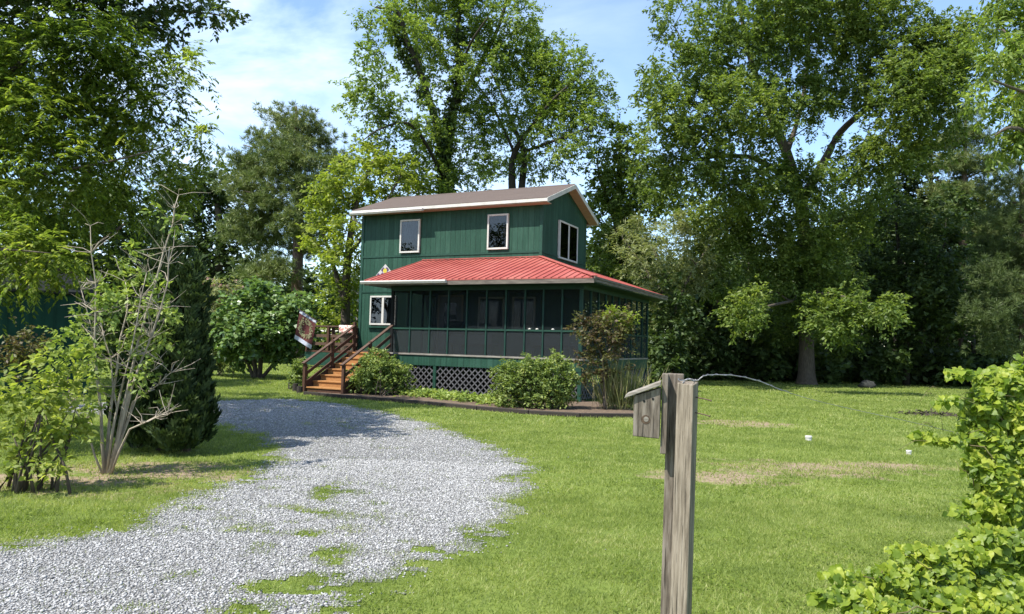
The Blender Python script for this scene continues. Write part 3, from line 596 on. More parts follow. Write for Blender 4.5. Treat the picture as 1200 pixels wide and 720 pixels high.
V, F = leafquads(np.array(P_), np.array(D_), np.tile(nF, (150, 1)), np.full(150, .075), np.full(150, .04)); mesh_np('wreath', V, F, leafmat('wreath_print', [(.10, .12, .05), (.3, .27, .14), (.5, .42, .28)], .1, gain=(1, 1, 1)), fg)

# ------------------------------------------------------------------ trees and shrubs
def grow_clumps(lobes, Y, cd, seed, gap=.15):
    r = np.random.RandomState(seed); C, O = [], []; s = Y/FPX
    for lb in lobes:
        px, py, rx, ry = lb[:4]; dY = lb[4] if len(lb) > 4 else 0; wt = lb[5] if len(lb) > 5 else 1
        c = at(px, py, Y+dY); a, bb = rx*s, ry*s; dep = (a+bb)*.5*(.85 if max(a, bb) > 1.5 else 1)
        n = max(2, int(cd*wt*math.pi*a*bb)); u = nrm(r.normal(size=(n, 3)))*np.power(r.rand(n, 1), .42)
        p = c + u*[a, dep, bb]; C.append(p); O.append(nrm(u*[1/a, 1/dep, 1/bb] + 1e-6))
    C, O = np.concatenate(C), np.concatenate(O)
    k = smooth_noise3(C, 2.6/max(.4, s*30), seed) > -.62 + gap
    k &= C[:, 2] > .15
    return C[k], O[k]
def spray(C, O, twigs, per, tl, ll, lw, seed, droop=.25, flat=.75, jit=1.0):
    r = np.random.RandomState(seed+1); n = len(C)
    T = np.repeat(C, twigs, 0); TD = nrm(np.repeat(O, twigs, 0)*.55 + r.normal(size=(n*twigs, 3))*.62 + [0, 0, .05]); TL = tl*r.uniform(.6, 1.35, (n*twigs, 1))
    T = T + r.normal(size=T.shape)*tl*.28
    P = np.repeat(T, per, 0); D = np.repeat(TD, per, 0); Ls = np.repeat(TL, per, 0); N_ = len(P); tt = r.uniform(.12, 1, (N_, 1))
    P = P + D*Ls*tt + np.array([0, 0, -1])*Ls*droop*tt**2 + r.normal(size=P.shape)*ll*.22*jit
    sd_ = nrm(np.cross(D, [0, 0, 1.0])+1e-6)*np.where(r.rand(N_, 1) < .5, -1, 1)
    LD = nrm(D*.55 + sd_*(.8 if jit > .5 else 1.1) + r.normal(size=P.shape)*.38*jit + np.array([0, 0, -1])*droop*1.2)
    NN = nrm(np.array([0, 0, 1.0])*flat + r.normal(size=P.shape)*.55*jit)
    return leafquads(P, LD, NN, ll*r.uniform(.65, 1.3, N_), lw*r.uniform(.65, 1.3, N_))
def needles(C, O, tufts, per, tr, nl, nw, seed):
    r = np.random.RandomState(seed+2); n = len(C); T = np.repeat(C, tufts, 0) + r.normal(size=(n*tufts, 3))*[tr, tr, tr*.45]
    ax = nrm(np.repeat(O, tufts, 0)*.6 + r.normal(size=T.shape)*.4 + [0, 0, .55]); P = np.repeat(T, per, 0); A = np.repeat(ax, per, 0)
    D = nrm(A*.75 + r.normal(size=P.shape)*.62); N_ = len(P)
    return leafquads(P, D, nrm(r.normal(size=P.shape)), nl*r.uniform(.7, 1.2, N_), np.full(N_, nw), 0)
def limbs(g, paths, Y, base, sides=7):
    nodes, rad = [], []
    for path in paths:
        P = [at(p[0], p[1], Y+(p[3] if len(p) > 3 else 0)) - base for p in path]; R = [p[2] for p in path]
        Q, QR = [], []
        for i in range(len(P)-1):                     # rounded path through the points
            p0, p1, p2, p3 = P[max(i-1, 0)], P[i], P[i+1], P[min(i+2, len(P)-1)]
            for k in range(4):
                u = k/4; Q.append(.5*((2*p1)+(-p0+p2)*u+(2*p0-5*p1+4*p2-p3)*u*u+(-p0+3*p1-3*p2+p3)*u**3)); QR.append(R[i]+(R[i+1]-R[i])*u)
        Q.append(P[-1]); QR.append(R[-1]); g.tube(Q, QR, sides)
        nodes += [q for q in Q]; rad += QR
    return nodes, rad
def connect(g, nodes, rad, targets, r, lim, r0=.02, sag=.06):
    nodes = list(nodes); rad = list(rad)
    if len(targets) > lim: targets = targets[r.choice(len(targets), lim, False)]
    nn = np.array(nodes); dist = np.min(np.linalg.norm(targets[:, None]-nn[None], axis=2), 1)
    for t_ in targets[np.argsort(dist)]:
        nn = np.array(nodes); d = np.linalg.norm(nn-t_, axis=1) + np.maximum(0, nn[:, 2]-t_[2])*.6; i = int(np.argmin(d))
        a = nn[i]; ln = np.linalg.norm(t_-a)
        if ln < .05: continue
        ra = min(rad[i]*.7, r0+ln*.014); mid = a*.5+t_*.5 + r.normal(size=3)*ln*.09 + [0, 0, ln*sag]
        m1 = a*.75+mid*.25+r.normal(size=3)*ln*.03; P = [a, m1*.5+(a*.5+mid*.5)*.5, mid, mid*.45+t_*.55+r.normal(size=3)*ln*.04, t_]
        R = [ra, ra*.9, ra*.72, ra*.5, ra*.25]; g.tube(P, R, 5, False)
        nodes += P[2:]; rad += R[2:]
def tree(name, label, cat, base, Y, trunk, lobes, leaf, crown_m, bark='bark', cd=1.0, twigs=5, per=9, tl=.55, ll=.26, lw=.13, lim=160, seed=1, kind='leaf', droop=.25, gap=.15, flat=.75, group=None, sag=.06, r0=.02, dens=4.6, jit=1.0):
    base = np.array(base, float); base[2] = 0
    r_ = thing(name, label, cat, tuple(base), 0, group); g = MB(); nodes, rad = limbs(g, trunk, Y, base)
    C, O = grow_clumps(lobes, Y, cd*dens, seed, gap); C = C-base; rr = np.random.RandomState(seed)
    if lim: connect(g, nodes, rad, C, rr, lim, r0, sag)
    g.build('trunk', M[bark], r_, True)
    if kind == 'pine': V, F = needles(C, O, twigs, per, tl, ll, lw, seed)
    else: V, F = spray(C, O, twigs, per, tl, ll, lw, seed, droop, flat, jit)
    mesh_np('crown', V, F, crown_m, r_); return r_, C, O
LM = {}
LM['pecan'] = leafmat('pecan_leaf', [(.034, .062, .011), (.06, .105, .017), (.095, .15, .026), (.14, .195, .04)], .42, .3)
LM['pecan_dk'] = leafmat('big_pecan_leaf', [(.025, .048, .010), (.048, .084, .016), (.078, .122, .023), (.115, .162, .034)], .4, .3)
LM['yellow'] = leafmat('bright_leaf', [(.055, .09, .012), (.085, .13, .016), (.12, .165, .022), (.155, .20, .035)], .42, .35)
LM['pine'] = leafmat('pine_needle', [(.028, .050, .012), (.05, .08, .02), (.08, .115, .032), (.12, .15, .052)], .2, .4, tcol=(1.2, 1.3, .7))
LM['cedar'] = leafmat('olive_needle', [(.024, .042, .012), (.04, .066, .018), (.062, .092, .026)], .2, .4, tcol=(1.2, 1.3, .7))
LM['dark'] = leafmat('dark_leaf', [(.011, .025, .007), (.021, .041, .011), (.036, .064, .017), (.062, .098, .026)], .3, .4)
LM['mimosa'] = leafmat('mimosa_leaf', [(.06, .09, .03), (.10, .13, .05), (.15, .18, .075)], .35, .5)
LM['locust'] = leafmat('locust_leaf', [(.028, .054, .009), (.052, .090, .014), (.10, .15, .022), (.165, .21, .034)], .48, .8)
LM['fig'] = leafmat('broad_leaf', [(.03, .065, .018), (.05, .10, .026), (.08, .14, .04), (.12, .18, .06)], .3, .8, .35, .5)
LM['shrub'] = leafmat('shrub_leaf', [(.05, .09, .018), (.085, .14, .025), (.13, .19, .04), (.18, .235, .06)], .35, 1.5)
LM['spring'] = leafmat('spring_leaf', [(.05, .085, .014), (.085, .13, .02), (.13, .175, .03), (.18, .22, .05)], .45, 3, .5, .2)
LM['azalea'] = leafmat('azalea_leaf', [(.035, .065, .016), (.06, .10, .022), (.10, .15, .032), (.16, .20, .055)], .3, 2)
LM['arb'] = leafmat('arborvitae_spray', [(.007, .016, .005), (.013, .027, .008), (.022, .041, .011), (.040, .064, .017)], .2, 1.2, .6, .2)
LM['bronze'] = leafmat('bronze_maple_leaf', [(.030, .022, .014), (.050, .042, .018), (.050, .060, .018), (.07, .095, .022)], .35, 1.5)
LM['vine'] = leafmat('vine_leaf', [(.040, .080, .010), (.080, .135, .014), (.135, .195, .019), (.21, .26, .036)], .5, 6, .45, .35)
LM['reed'] = leafmat('reed_blade', [(.05, .075, .02), (.10, .12, .04), (.22, .20, .11)], .3, 3)
# tall pecans behind the house
tree('pecan_tree', 'tall ivy clad pecan rising behind the middle of the house roof', 'tree', at(520,445,38), 38,
     [[(519,446,0.341),(520,330,0.310),(521,250,0.285),(523,190,0.260),(532,130,0.211),(538,85,0.174),(536,40,0.124),(545,-30,0.062)],
      [(522,205,0.211),(512,150,0.186,-1),(496,95,0.161,-2),(478,50,0.136,-2.5),(466,15,0.105,-3),(440,9,0.031,-3)], [(496,95,0.124,-2),(487,40,0.081,0),(490,-20,0.037,1)],
      [(532,130,0.149),(560,80,0.124,1),(585,30,0.105,2),(600,-25,0.062,2)], [(521,215,0.099),(500,170,0.081,-3),(478,145,0.068,-4),(448,150,0.050,-5),(425,165,0.019,-6)], [(538,85,0.087),(552,50,0.062,-2),(572,20,0.037,-3)]],
     [(470,50,42,38,-2,.8),(448,20,26,26,-3,.8),(435,115,32,40,-4,.8),(470,130,34,34,-4,.8),(505,30,50,40),(545,20,45,40),(590,25,45,40,1),(520,85,40,34,-1),(560,90,42,40,0,.9),(600,70,34,36,1),
      (455,175,40,22,-4,.7),(500,170,30,26,-2),(545,150,36,32,0),(575,140,30,30,1,.8),(520,-25,90,34),(492,215,45,22,-2),(545,205,40,24,0),(432,60,14,20,-4,.6)],
     None, LM['pecan'], 'ivybark', 1.15, 5, 15, .55, .175, .085, 220, 11, gap=.04, dens=6.0)
tree('ivy_vine', 'dense dark ivy wrapped round the trunk and limbs of the tall pecan behind the roof', 'vine', at(518,447,37.6), 37.6, [[(519,446,.06),(520,330,.06),(521,250,.05),(523,190,.05),(532,130,.04),(512,150,.04,-1)]],
     [(521,y,8,14,-.2,3) for y in range(150, 440, 18)] + [(516-(158-y)*.42,y,4.5,10,-1.8,2.4) for y in range(30, 150, 13)] + [(530+(130-y)*.12,y,5,10,0,2.2) for y in range(40, 150, 14)], None, LM['dark'], 'ivybark', 2.2, 4, 8, .3, .17, .13, 0, 12, gap=0)
tree('pecan_tree', 'double stemmed pecan behind the right end of the brown roof', 'tree', at(603,445,40), 40,
     [[(602,446,0.294),(605,300,0.266),(600,215,0.210),(603,180,0.168),(622,150,0.112,-1),(650,115,0.070,-2),(680,90,0.035,-2)], [(605,300,0.238),(612,215,0.196),(614,178,0.154),(600,145,0.112,2),(590,115,0.070,3),(575,85,0.035,3)], [(603,180,0.091),(580,130,0.063,0),(560,100,0.035,0)], [(614,178,0.098),(650,165,0.070,-2),(690,150,0.042,-3)]],
     [(640,75,36,34),(668,95,40,40,-1),(690,125,26,36,-2),(650,130,44,36,-1),(620,110,34,34,1),(655,170,44,20,-2,.8),(600,160,30,30,1,.8),(585,190,34,22,2,.8),(630,195,40,20,0,.8),(700,140,14,16,-3,.7),(625,60,24,24,1),(685,175,18,10,-3,.5)],
     None, LM['pecan'], 'ivybark', 1.2, 5, 15, .55, .175, .085, 150, 13, gap=0, dens=6.0)
tree('bright_tree', 'bright yellow green leafy tree against the left end of the house', 'tree', at(405,440,32), 32,
     [[(404,441,.22),(405,360,.2),(408,300,.17),(420,230,.12),(440,185,.06)], [(405,360,.14),(390,310,.1),(378,270,.05)], [(408,300,.1),(445,250,.07),(470,205,.04)]],
     [(398,225,34,36),(435,205,40,28),(470,195,34,26,1),(380,275,24,34),(410,290,36,40,-1),(445,250,34,30,1),(395,340,26,36,.5,.9),(425,180,30,16,1,.8),(385,240,22,26),(400,385,22,24,1,.8),(480,225,28,24,3)],
     None, LM['yellow'], 'bark', 2.0, 5, 9, .42, .2, .10, 110, 14, gap=.05)
tree('pine_tree', 'tall dark green pine standing left of the house beyond the fig tree', 'tree', at(347,436,43), 43,
     [[(347,437,.40),(348,330,.34),(350,250,.28),(349,190,.2),(347,125,.06)], [(350,260,.1),(320,235,.07,-1),(290,225,.03,-2)], [(349,220,.1),(380,205,.06),(405,185,.03)], [(348,320,.1),(320,325,.06,-2),(295,322,.03,-2)], [(349,200,.08),(315,180,.05,1),(285,170,.03,2)]],
     [(345,142,30,15),(325,165,30,15,-1),(368,165,32,15,1),(300,190,34,16,0),(345,190,40,18,-2),(385,190,30,14,1),(295,222,36,18,-1),(340,225,38,20,-2),(378,225,24,18,0),(310,255,36,18,1),(350,262,30,18,-2),(290,275,26,14,1),(330,290,30,16,1,.8),(312,318,32,17,-2,1.2),(362,290,18,14,1)],
     None, LM['pine'], 'pinebark', 1.5, 6, 32, .42, .34, .03, 130, 15, 'pine', gap=-.2, dens=6.5)
tree('oak_tree', 'shadowy blue green hardwood beyond the arborvitae, left of the pine', 'tree', at(252,437,47), 47,
     [[(252,438,.36),(254,340,.32),(258,270,.24),(250,220,.12)], [(254,330,.16),(235,280,.1),(222,240,.05)], [(258,290,.12),(285,255,.06)]],
     [(235,235,40,34),(265,215,30,24),(285,260,34,34),(225,280,36,36),(260,300,40,36),(215,330,40,34,0,.8),(290,325,34,24,2,.9),(250,345,40,20,2,.9),(205,220,30,40)],
     None, LM['dark'], 'bark', 1.0, 5, 9, .6, .30, .16, 100, 16, gap=.1)
tree('maple_tree', 'dark rounded tree filling the gap right of the gabled house roof', 'tree', at(722,447,41), 41,
     [[(722,448,.34),(723,340,.3),(724,250,.22),(727,170,.08)], [(724,270,.14),(705,215,.08),(700,190,.03)], [(724,260,.13),(748,215,.08),(755,190,.03)]],
     [(727,165,20,22),(712,195,26,26),(742,200,26,26),(705,235,24,30),(735,240,40,30,-1),(760,235,24,26),(720,280,34,30),(745,300,34,30),(710,320,26,24),(728,145,10,12,0,.7)],
     None, LM['pecan_dk'], 'bark', 1.6, 5, 10, .5, .25, .13, 100, 17, gap=.02)
tree('mimosa_tree', 'pale feathery mimosa behind the right porch eave', 'tree', at(790,446,34), 34,
     [[(790,447,.09),(786,380,.075),(780,330,.06),(765,290,.03)], [(788,370,.09),(810,320,.05),(830,290,.03)], [(788,360,.09),(752,310,.05),(730,280,.03)]],
     [(745,275,34,20),(775,270,34,22,1),(805,290,32,24),(760,305,38,24,-1),(800,325,34,22),(780,345,40,20,1,.8),(825,310,22,26,1),(765,365,30,18,1,.7)],
     None, LM['mimosa'], 'bark', 1.7, 5, 12, .42, .24, .05, 80, 18, gap=.05, flat=1.1)
# the big pecan on the right
tree('pecan_tree', 'huge spreading pecan with a thick pale trunk at the right lawn edge', 'tree', at(945,451,37), 37,
     [[(945,453,.62),(945,447,.50),(945,436,.42),(945,400,0.352),(944,330,0.336),(941,260,0.320),(936,225,0.288)], [(936,225,0.272),(922,180,0.240,-1),(905,140,0.208,-1),(888,95,0.160,-1),(872,40,0.104,-1),(865,-20,0.048)],
      [(938,235,0.240),(965,190,0.208,1),(985,155,0.176,1),(1020,125,0.136,0),(1050,112,0.104,-1),(1075,80,0.064,-2),(1090,50,0.032,-2)], [(1020,125,0.096,0),(1008,75,0.072,1),(1005,30,0.040,1)], [(936,228,0.160),(895,190,0.120,-3),(850,183,0.096,-4),(805,188,0.056,-5),(775,180,0.024,-5)],
      [(922,180,0.144),(940,120,0.112,2),(948,50,0.080,2),(950,-10,0.040,2)], [(943,300,0.128),(980,262,0.08,0),(1015,248,0.05,.5),(1050,245,0.02,.5)], [(943,310,0.120),(905,280,0.08,0),(868,272,0.05,-1),(830,268,0.02,-1.5)], [(944,345,0.096),(975,345,0.072,-5),(1000,352,0.040,-7)], [(944,350,0.088),(905,358,0.064,-5),(878,366,0.032,-7)],
      [(888,95,0.104,-1),(850,75,0.080,-2),(815,70,0.048,-3),(790,30,0.024,-3)]],
     [(862,60,48,46,-4.2,1),(905,25,50,40,-3.2,1),(950,30,50,44,-2.2,1),(1005,30,46,40,-2.2,1),(1050,40,44,40,-3.2,1),(1085,75,36,34,-4.2,1),(1110,50,24,26,-4.2,0.8),(800,85,36,30,-6.2,1),(778,135,26,30,-7.2,0.8),(770,100,16,20,-7.2,0.7),(795,25,26,26,-6.2,0.6),(830,130,40,34,-6.2,1),(880,130,44,40,-5.2,1),(935,110,46,40,-2.2,1),(985,95,38,36,-1.2,1),(1040,100,40,34,-3.2,1),(1085,110,44,30,-5.2,1.0),(1118,85,30,30,-5,.9),(1090,150,40,24,-4,.8),(1055,180,38,24,-4,.9),(1010,185,38,28,-2,.9),(1125,45,26,30,-4,.8),(1060,140,34,16,-4.2,0.6),(815,190,38,30,-6,1),(860,205,44,32,-5,1),(910,215,40,32,-4,1),(960,215,36,28,-4,0.9),(1005,230,38,26,-0.5,0.8),(790,225,30,24,-0.5,1),(830,250,40,28,-1.5,1),(885,265,44,26,-1.5,1),(940,270,40,28,-0.5,1),(990,275,36,24,-0.5,0.8),(845,300,36,24,-1.5,0.9),(900,310,40,22,-0.5,0.8),(868,365,26,16,-7,.9),(885,352,20,12,-6,.8),(980,372,34,18,-8,1.0),(1012,358,34,16,-8,1.0),(1035,372,18,10,-7.5,.8),(945,290,42,32,-2,1),(925,332,42,24,-2,1),(968,315,40,28,-1.5,1),(950,372,34,18,-1.5,1),(910,385,40,20,1,1),(985,395,36,16,1,1),(960,345,30,20,-1.5,0.8),(920,-30,160,30,-3.2,1),(1040,170,30,14,-3,0.5),(760,190,16,40,-6,0.6),(850,335,24,14,-2.5,1.0)],
     None, LM['pecan_dk'], 'bark', 1.35, 5, 16, .56, .18, .088, 330, 19, gap=-.08, dens=7.0)
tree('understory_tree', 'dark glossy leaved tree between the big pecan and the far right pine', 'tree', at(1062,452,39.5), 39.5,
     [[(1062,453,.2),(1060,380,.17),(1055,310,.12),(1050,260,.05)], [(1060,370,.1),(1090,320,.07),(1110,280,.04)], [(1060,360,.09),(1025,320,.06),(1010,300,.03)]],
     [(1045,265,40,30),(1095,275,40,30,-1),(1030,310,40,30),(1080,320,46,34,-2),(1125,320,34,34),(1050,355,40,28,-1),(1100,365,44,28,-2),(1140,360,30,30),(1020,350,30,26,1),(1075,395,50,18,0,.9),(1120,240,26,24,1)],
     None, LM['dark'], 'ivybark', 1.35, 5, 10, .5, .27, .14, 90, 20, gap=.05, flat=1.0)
tree('pine_tree', 'dark pine with sparse whorled boughs behind the right treetops', 'tree', at(1128,450,44), 44,
     [[(1128,451,.3),(1128,300,.24),(1130,200,.14),(1132,120,.04)], [(1129,230,.07),(1105,215,.04),(1092,205,.02)], [(1129,210,.07),(1152,200,.04),(1168,190,.02)]],
     [(1132,140,16,14),(1120,160,18,12),(1145,165,20,12),(1112,190,22,14),(1140,195,28,14),(1165,185,16,16),(1118,225,28,16),(1150,230,28,16),(1105,255,24,14),(1140,265,30,16),(1165,255,20,18)],
     None, LM['pine'], 'pinebark', 1.6, 6, 28, .42, .36, .028, 80, 21, 'pine', gap=-.2, dens=6.5)
tree('pecan_tree', 'pecan with long drooping leaves hanging in from the right edge of the photo', 'tree', at(1260,470,26), 26,
     [[(1262,470,.36),(1258,350,.32),(1250,220,.26),(1235,120,.18),(1215,40,.08)], [(1250,220,.14),(1215,165,.1,-1),(1185,150,.06,-2),(1165,160,.02,-2)], [(1235,120,.12),(1200,70,.08,-1),(1175,35,.04,-1)], [(1235,120,.1),(1205,110,.06,-2),(1165,95,.03,-3)]],
     [(1190,30,36,34),(1175,70,28,30,-1),(1205,90,36,36),(1165,110,22,22,-1.5,.9),(1195,145,34,30,-1),(1225,50,40,60,1),(1180,165,26,20,-1,.8),(1240,150,40,50,1),(1180,0,30,20),(1160,40,16,16,-1,.7)],
     None, LM['pecan'], 'bark', 2.2, 5, 9, .42, .24, .085, 120, 22, gap=.1, droop=.6)
tree('cedar_tree', 'olive green soft needled evergreen at the right edge above the vine', 'tree', at(1200,455,34), 34,
     [[(1200,456,.24),(1200,330,.2),(1198,240,.12),(1195,190,.04)]],
     [(1190,215,26,22),(1200,250,34,24),(1170,265,20,20,-.5),(1185,295,34,24),(1212,320,34,30),(1160,320,22,18,-1),(1180,345,34,24,-1),(1160,370,24,18,-1.5),(1200,385,34,28),(1165,400,24,16,-1)],
     None, LM['cedar'], 'pinebark', 2.6, 6, 30, .36, .26, .02, 90, 23, 'pine', gap=-.1)
for k, (px, Y, w_) in enumerate(((1108,41.5,.20),(1079,43,.12),(1066,42,.10),(1048,44,.13),(1094,46,.11),(990,46,.14),(965,47,.12),(880,45,.13),(838,42,.09),(816,46,.12),(797,44,.1),(1140,42,.12))):
    b_ = at(px, 450, Y); r_ = thing('slim_tree', ('thickest dark slim trunk in the shade behind the right lawn edge', 'slender dark trunk close left of the thickest shaded trunk')[k] if k < 2 else 'slim dark trunked tree in the shade under the far trees', 'tree', (b_[0], b_[1], 0), 0, 'slim shaded trees behind the lawn')
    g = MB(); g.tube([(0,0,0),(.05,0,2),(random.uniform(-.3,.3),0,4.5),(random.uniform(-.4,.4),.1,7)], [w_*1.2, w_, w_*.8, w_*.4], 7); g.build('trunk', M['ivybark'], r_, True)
    if k >= 2: r_['label'] = ('slim shaded tree just left of the slender trunk, sixth from the porch', 'slim dark tree standing midway between the big pecan and the thickest shaded trunk', 'slim dark tree right of the slender trunk and just left of the thickest one', 'slim dark tree second to the right of the big pale pecan trunk', 'slim dark tree close to the right of the big pale pecan trunk',
        'slim dark tree close to the left of the big pale pecan trunk', 'thin dark tree third from the right corner of the porch', 'slim dark tree second from the right corner of the porch', 'slim dark tree nearest the right corner of the porch', 'slim dark tree furthest right, in the shade behind the vine top')[k-2]
    rr = np.random.RandomState(60+k); C = rr.normal(size=(16, 3))*[.9, .9, .8] + [0, 0, 5.6]; V, F = spray(C, nrm(rr.normal(size=C.shape)), 5, 9, .6, .3, .17, 80+k); mesh_np('crown', V, F, LM['dark'], r_)
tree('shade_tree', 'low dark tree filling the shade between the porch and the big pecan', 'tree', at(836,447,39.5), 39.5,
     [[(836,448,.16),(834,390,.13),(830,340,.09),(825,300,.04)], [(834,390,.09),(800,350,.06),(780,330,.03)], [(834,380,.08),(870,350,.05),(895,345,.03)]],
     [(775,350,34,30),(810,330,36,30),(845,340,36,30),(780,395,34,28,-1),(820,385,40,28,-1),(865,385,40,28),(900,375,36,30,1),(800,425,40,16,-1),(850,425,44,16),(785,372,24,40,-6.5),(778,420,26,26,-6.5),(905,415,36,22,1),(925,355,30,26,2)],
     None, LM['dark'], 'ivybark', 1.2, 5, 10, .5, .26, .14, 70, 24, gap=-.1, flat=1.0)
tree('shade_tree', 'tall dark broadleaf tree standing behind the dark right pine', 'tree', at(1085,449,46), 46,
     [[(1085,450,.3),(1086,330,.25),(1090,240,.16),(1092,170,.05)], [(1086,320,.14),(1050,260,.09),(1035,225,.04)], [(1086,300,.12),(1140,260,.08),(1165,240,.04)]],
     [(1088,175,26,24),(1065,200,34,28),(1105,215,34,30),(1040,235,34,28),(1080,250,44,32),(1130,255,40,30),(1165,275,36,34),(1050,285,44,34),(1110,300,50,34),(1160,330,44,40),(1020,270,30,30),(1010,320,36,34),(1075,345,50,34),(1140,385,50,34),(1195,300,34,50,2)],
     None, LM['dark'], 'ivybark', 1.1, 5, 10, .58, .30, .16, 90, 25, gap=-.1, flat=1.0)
# far wood and undergrowth
def wood_mass():
    V0, F0 = [], []; r = np.random.RandomState(5); C = []
    for px, Y, top in [(p, 54 + 5*math.sin(p*.7), t_) for p, t_ in [(q, 325) for q in range(-60, 420, 11)] + [(q, 330) for q in range(420, 700, 14)] + [(q, 285+28*math.sin(q*.05)) for q in range(690, 1260, 7)]]:
        zt = at(px, top, Y)[2]; n = int(5 + zt*3.4); x = at(px, 400, Y)[0]
        C.append(np.stack([x+r.normal(size=n)*.7, Y+r.normal(size=n)*2.2, r.rand(n)**.9*zt*r.uniform(.8, 1.12)+.3], 1))
    for px in range(770, 1180, 7):                       # undergrowth at the lawn's far right edge
        Y = 41 + 2.0*math.sin(px*.09); x = at(px, 440, Y)[0]; n = 7; C.append(np.stack([x+r.normal(size=n)*.4, Y+r.normal(size=n)*.8, r.rand(n)**1.3*1.7+.2], 1))
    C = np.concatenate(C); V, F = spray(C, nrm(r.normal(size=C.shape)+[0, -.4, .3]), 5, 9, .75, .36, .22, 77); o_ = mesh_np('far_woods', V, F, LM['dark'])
    tag(o_, 'dark far woods and undergrowth closing the view behind the lawn and house', 'woods', kind='stuff')
wood_mass()
# near left trees
tree('locust_tree', 'near feathery leaved locust overhanging the upper left of the lawn', 'tree', at(-260,600,10.5), 10.5,
     [[(-262,640,.24),(-250,480,.21),(-215,330,.18),(-150,240,.13),(-60,150,.08),(30,70,.04)], [(-215,330,.10),(-100,260,.07,-.5),(0,218,.030,-.3),(60,203,.022,-.3),(130,189,.015,-.2),(180,176,.008,0),(205,166,.003,.2)], [(-150,240,.09),(-40,195,.06,.5),(70,140,.04,.6),(135,108,.02,.6)], [(-215,330,.08),(-120,300,.05,-1),(-20,292,.018,-1.5),(60,297,.005,-1.6)]],
     [(50,70,60,40),(105,45,46,36,0),(120,95,54,32,.3),(30,130,60,36,-.4),(165,75,40,28,.6,.8),(90,150,60,30,.2),(170,130,46,28,.4),(215,85,26,16,.3,.8),(60,190,70,28,-.3),(150,180,54,26,1.7),(225,165,30,20,1.5,.8),(250,150,16,12,.2,.6),(40,235,60,26,-.3),(130,230,60,28,1.5),(205,215,40,22,1.8,.8),(30,290,48,22,-1.2),(90,275,46,22,.3,.9),(40,312,36,12,-1.3,.7),(110,318,30,14,-.6,.6),(-60,100,80,80),(-80,200,80,80,0,.7),(-40,300,60,40,-1)],
     None, LM['locust'], 'bark', 15, 4, 22, .34, .085, .030, 300, 31, dens=5.0, jit=.3, gap=.0, droop=.5, sag=.02, r0=.005)
tree('oak_tree', 'dark leaved tree whose bough reaches across the top left corner', 'tree', at(-190,560,15), 15,
     [[(-190,562,.34),(-180,300,.3),(-140,120,.24),(-60,20,.16),(40,-40,.08)], [(-140,120,.16),(-20,60,.1,.5),(90,30,.06,.6),(170,15,.04,.6),(235,15,.02,.5),(275,22,.008,.5)], [(-60,20,.1),(60,-10,.06),(160,-25,.03)]],
     [(200,8,36,16),(245,12,30,12),(270,25,12,9,0,.8),(165,30,40,20),(120,15,60,30),(50,10,60,34),(150,65,36,24,1,.8),(185,45,30,16,.5,.7),(-30,30,70,60),(0,90,60,50,1,.8),(60,-40,120,40),(180,-40,80,36),(-40,-80,90,70,-2),(40,-120,90,60,0),(120,-110,70,50,1),(-110,-130,100,60,-1),(-170,-270,120,80,-5.5),(-100,-230,120,70,-4.5),(0,-135,100,70,-2.6),(-40,-180,110,70,-3.6),(60,-170,90,60,-1.5),(100,130,60,40,3,.7),(30,180,60,40,3,.7)],
     None, LM['dark'], 'bark', 5.5, 5, 9, .34, .135, .07, 170, 32, dens=3.4, gap=.06)
tree('backdrop_tree', 'shaded leafy tree directly above and behind the dark green shed', 'tree', at(60,420,22), 22,
     [[(60,421,.25),(62,340,.2),(70,270,.14),(85,220,.05)], [(62,340,.12),(110,290,.08),(150,260,.03)], [(62,340,.12),(10,290,.07)]],
     [(30,250,50,40),(95,250,50,40),(150,245,40,40,1),(20,310,40,26,2),(80,320,50,24,2),(135,310,40,36,2),(180,280,30,40,3),(170,350,34,40,3),(120,370,30,40,4,.8),(205,330,20,50,4,.8)],
     None, LM['dark'], 'bark', 3.0, 5, 9, .42, .2, .11, 90, 33, gap=-.05)
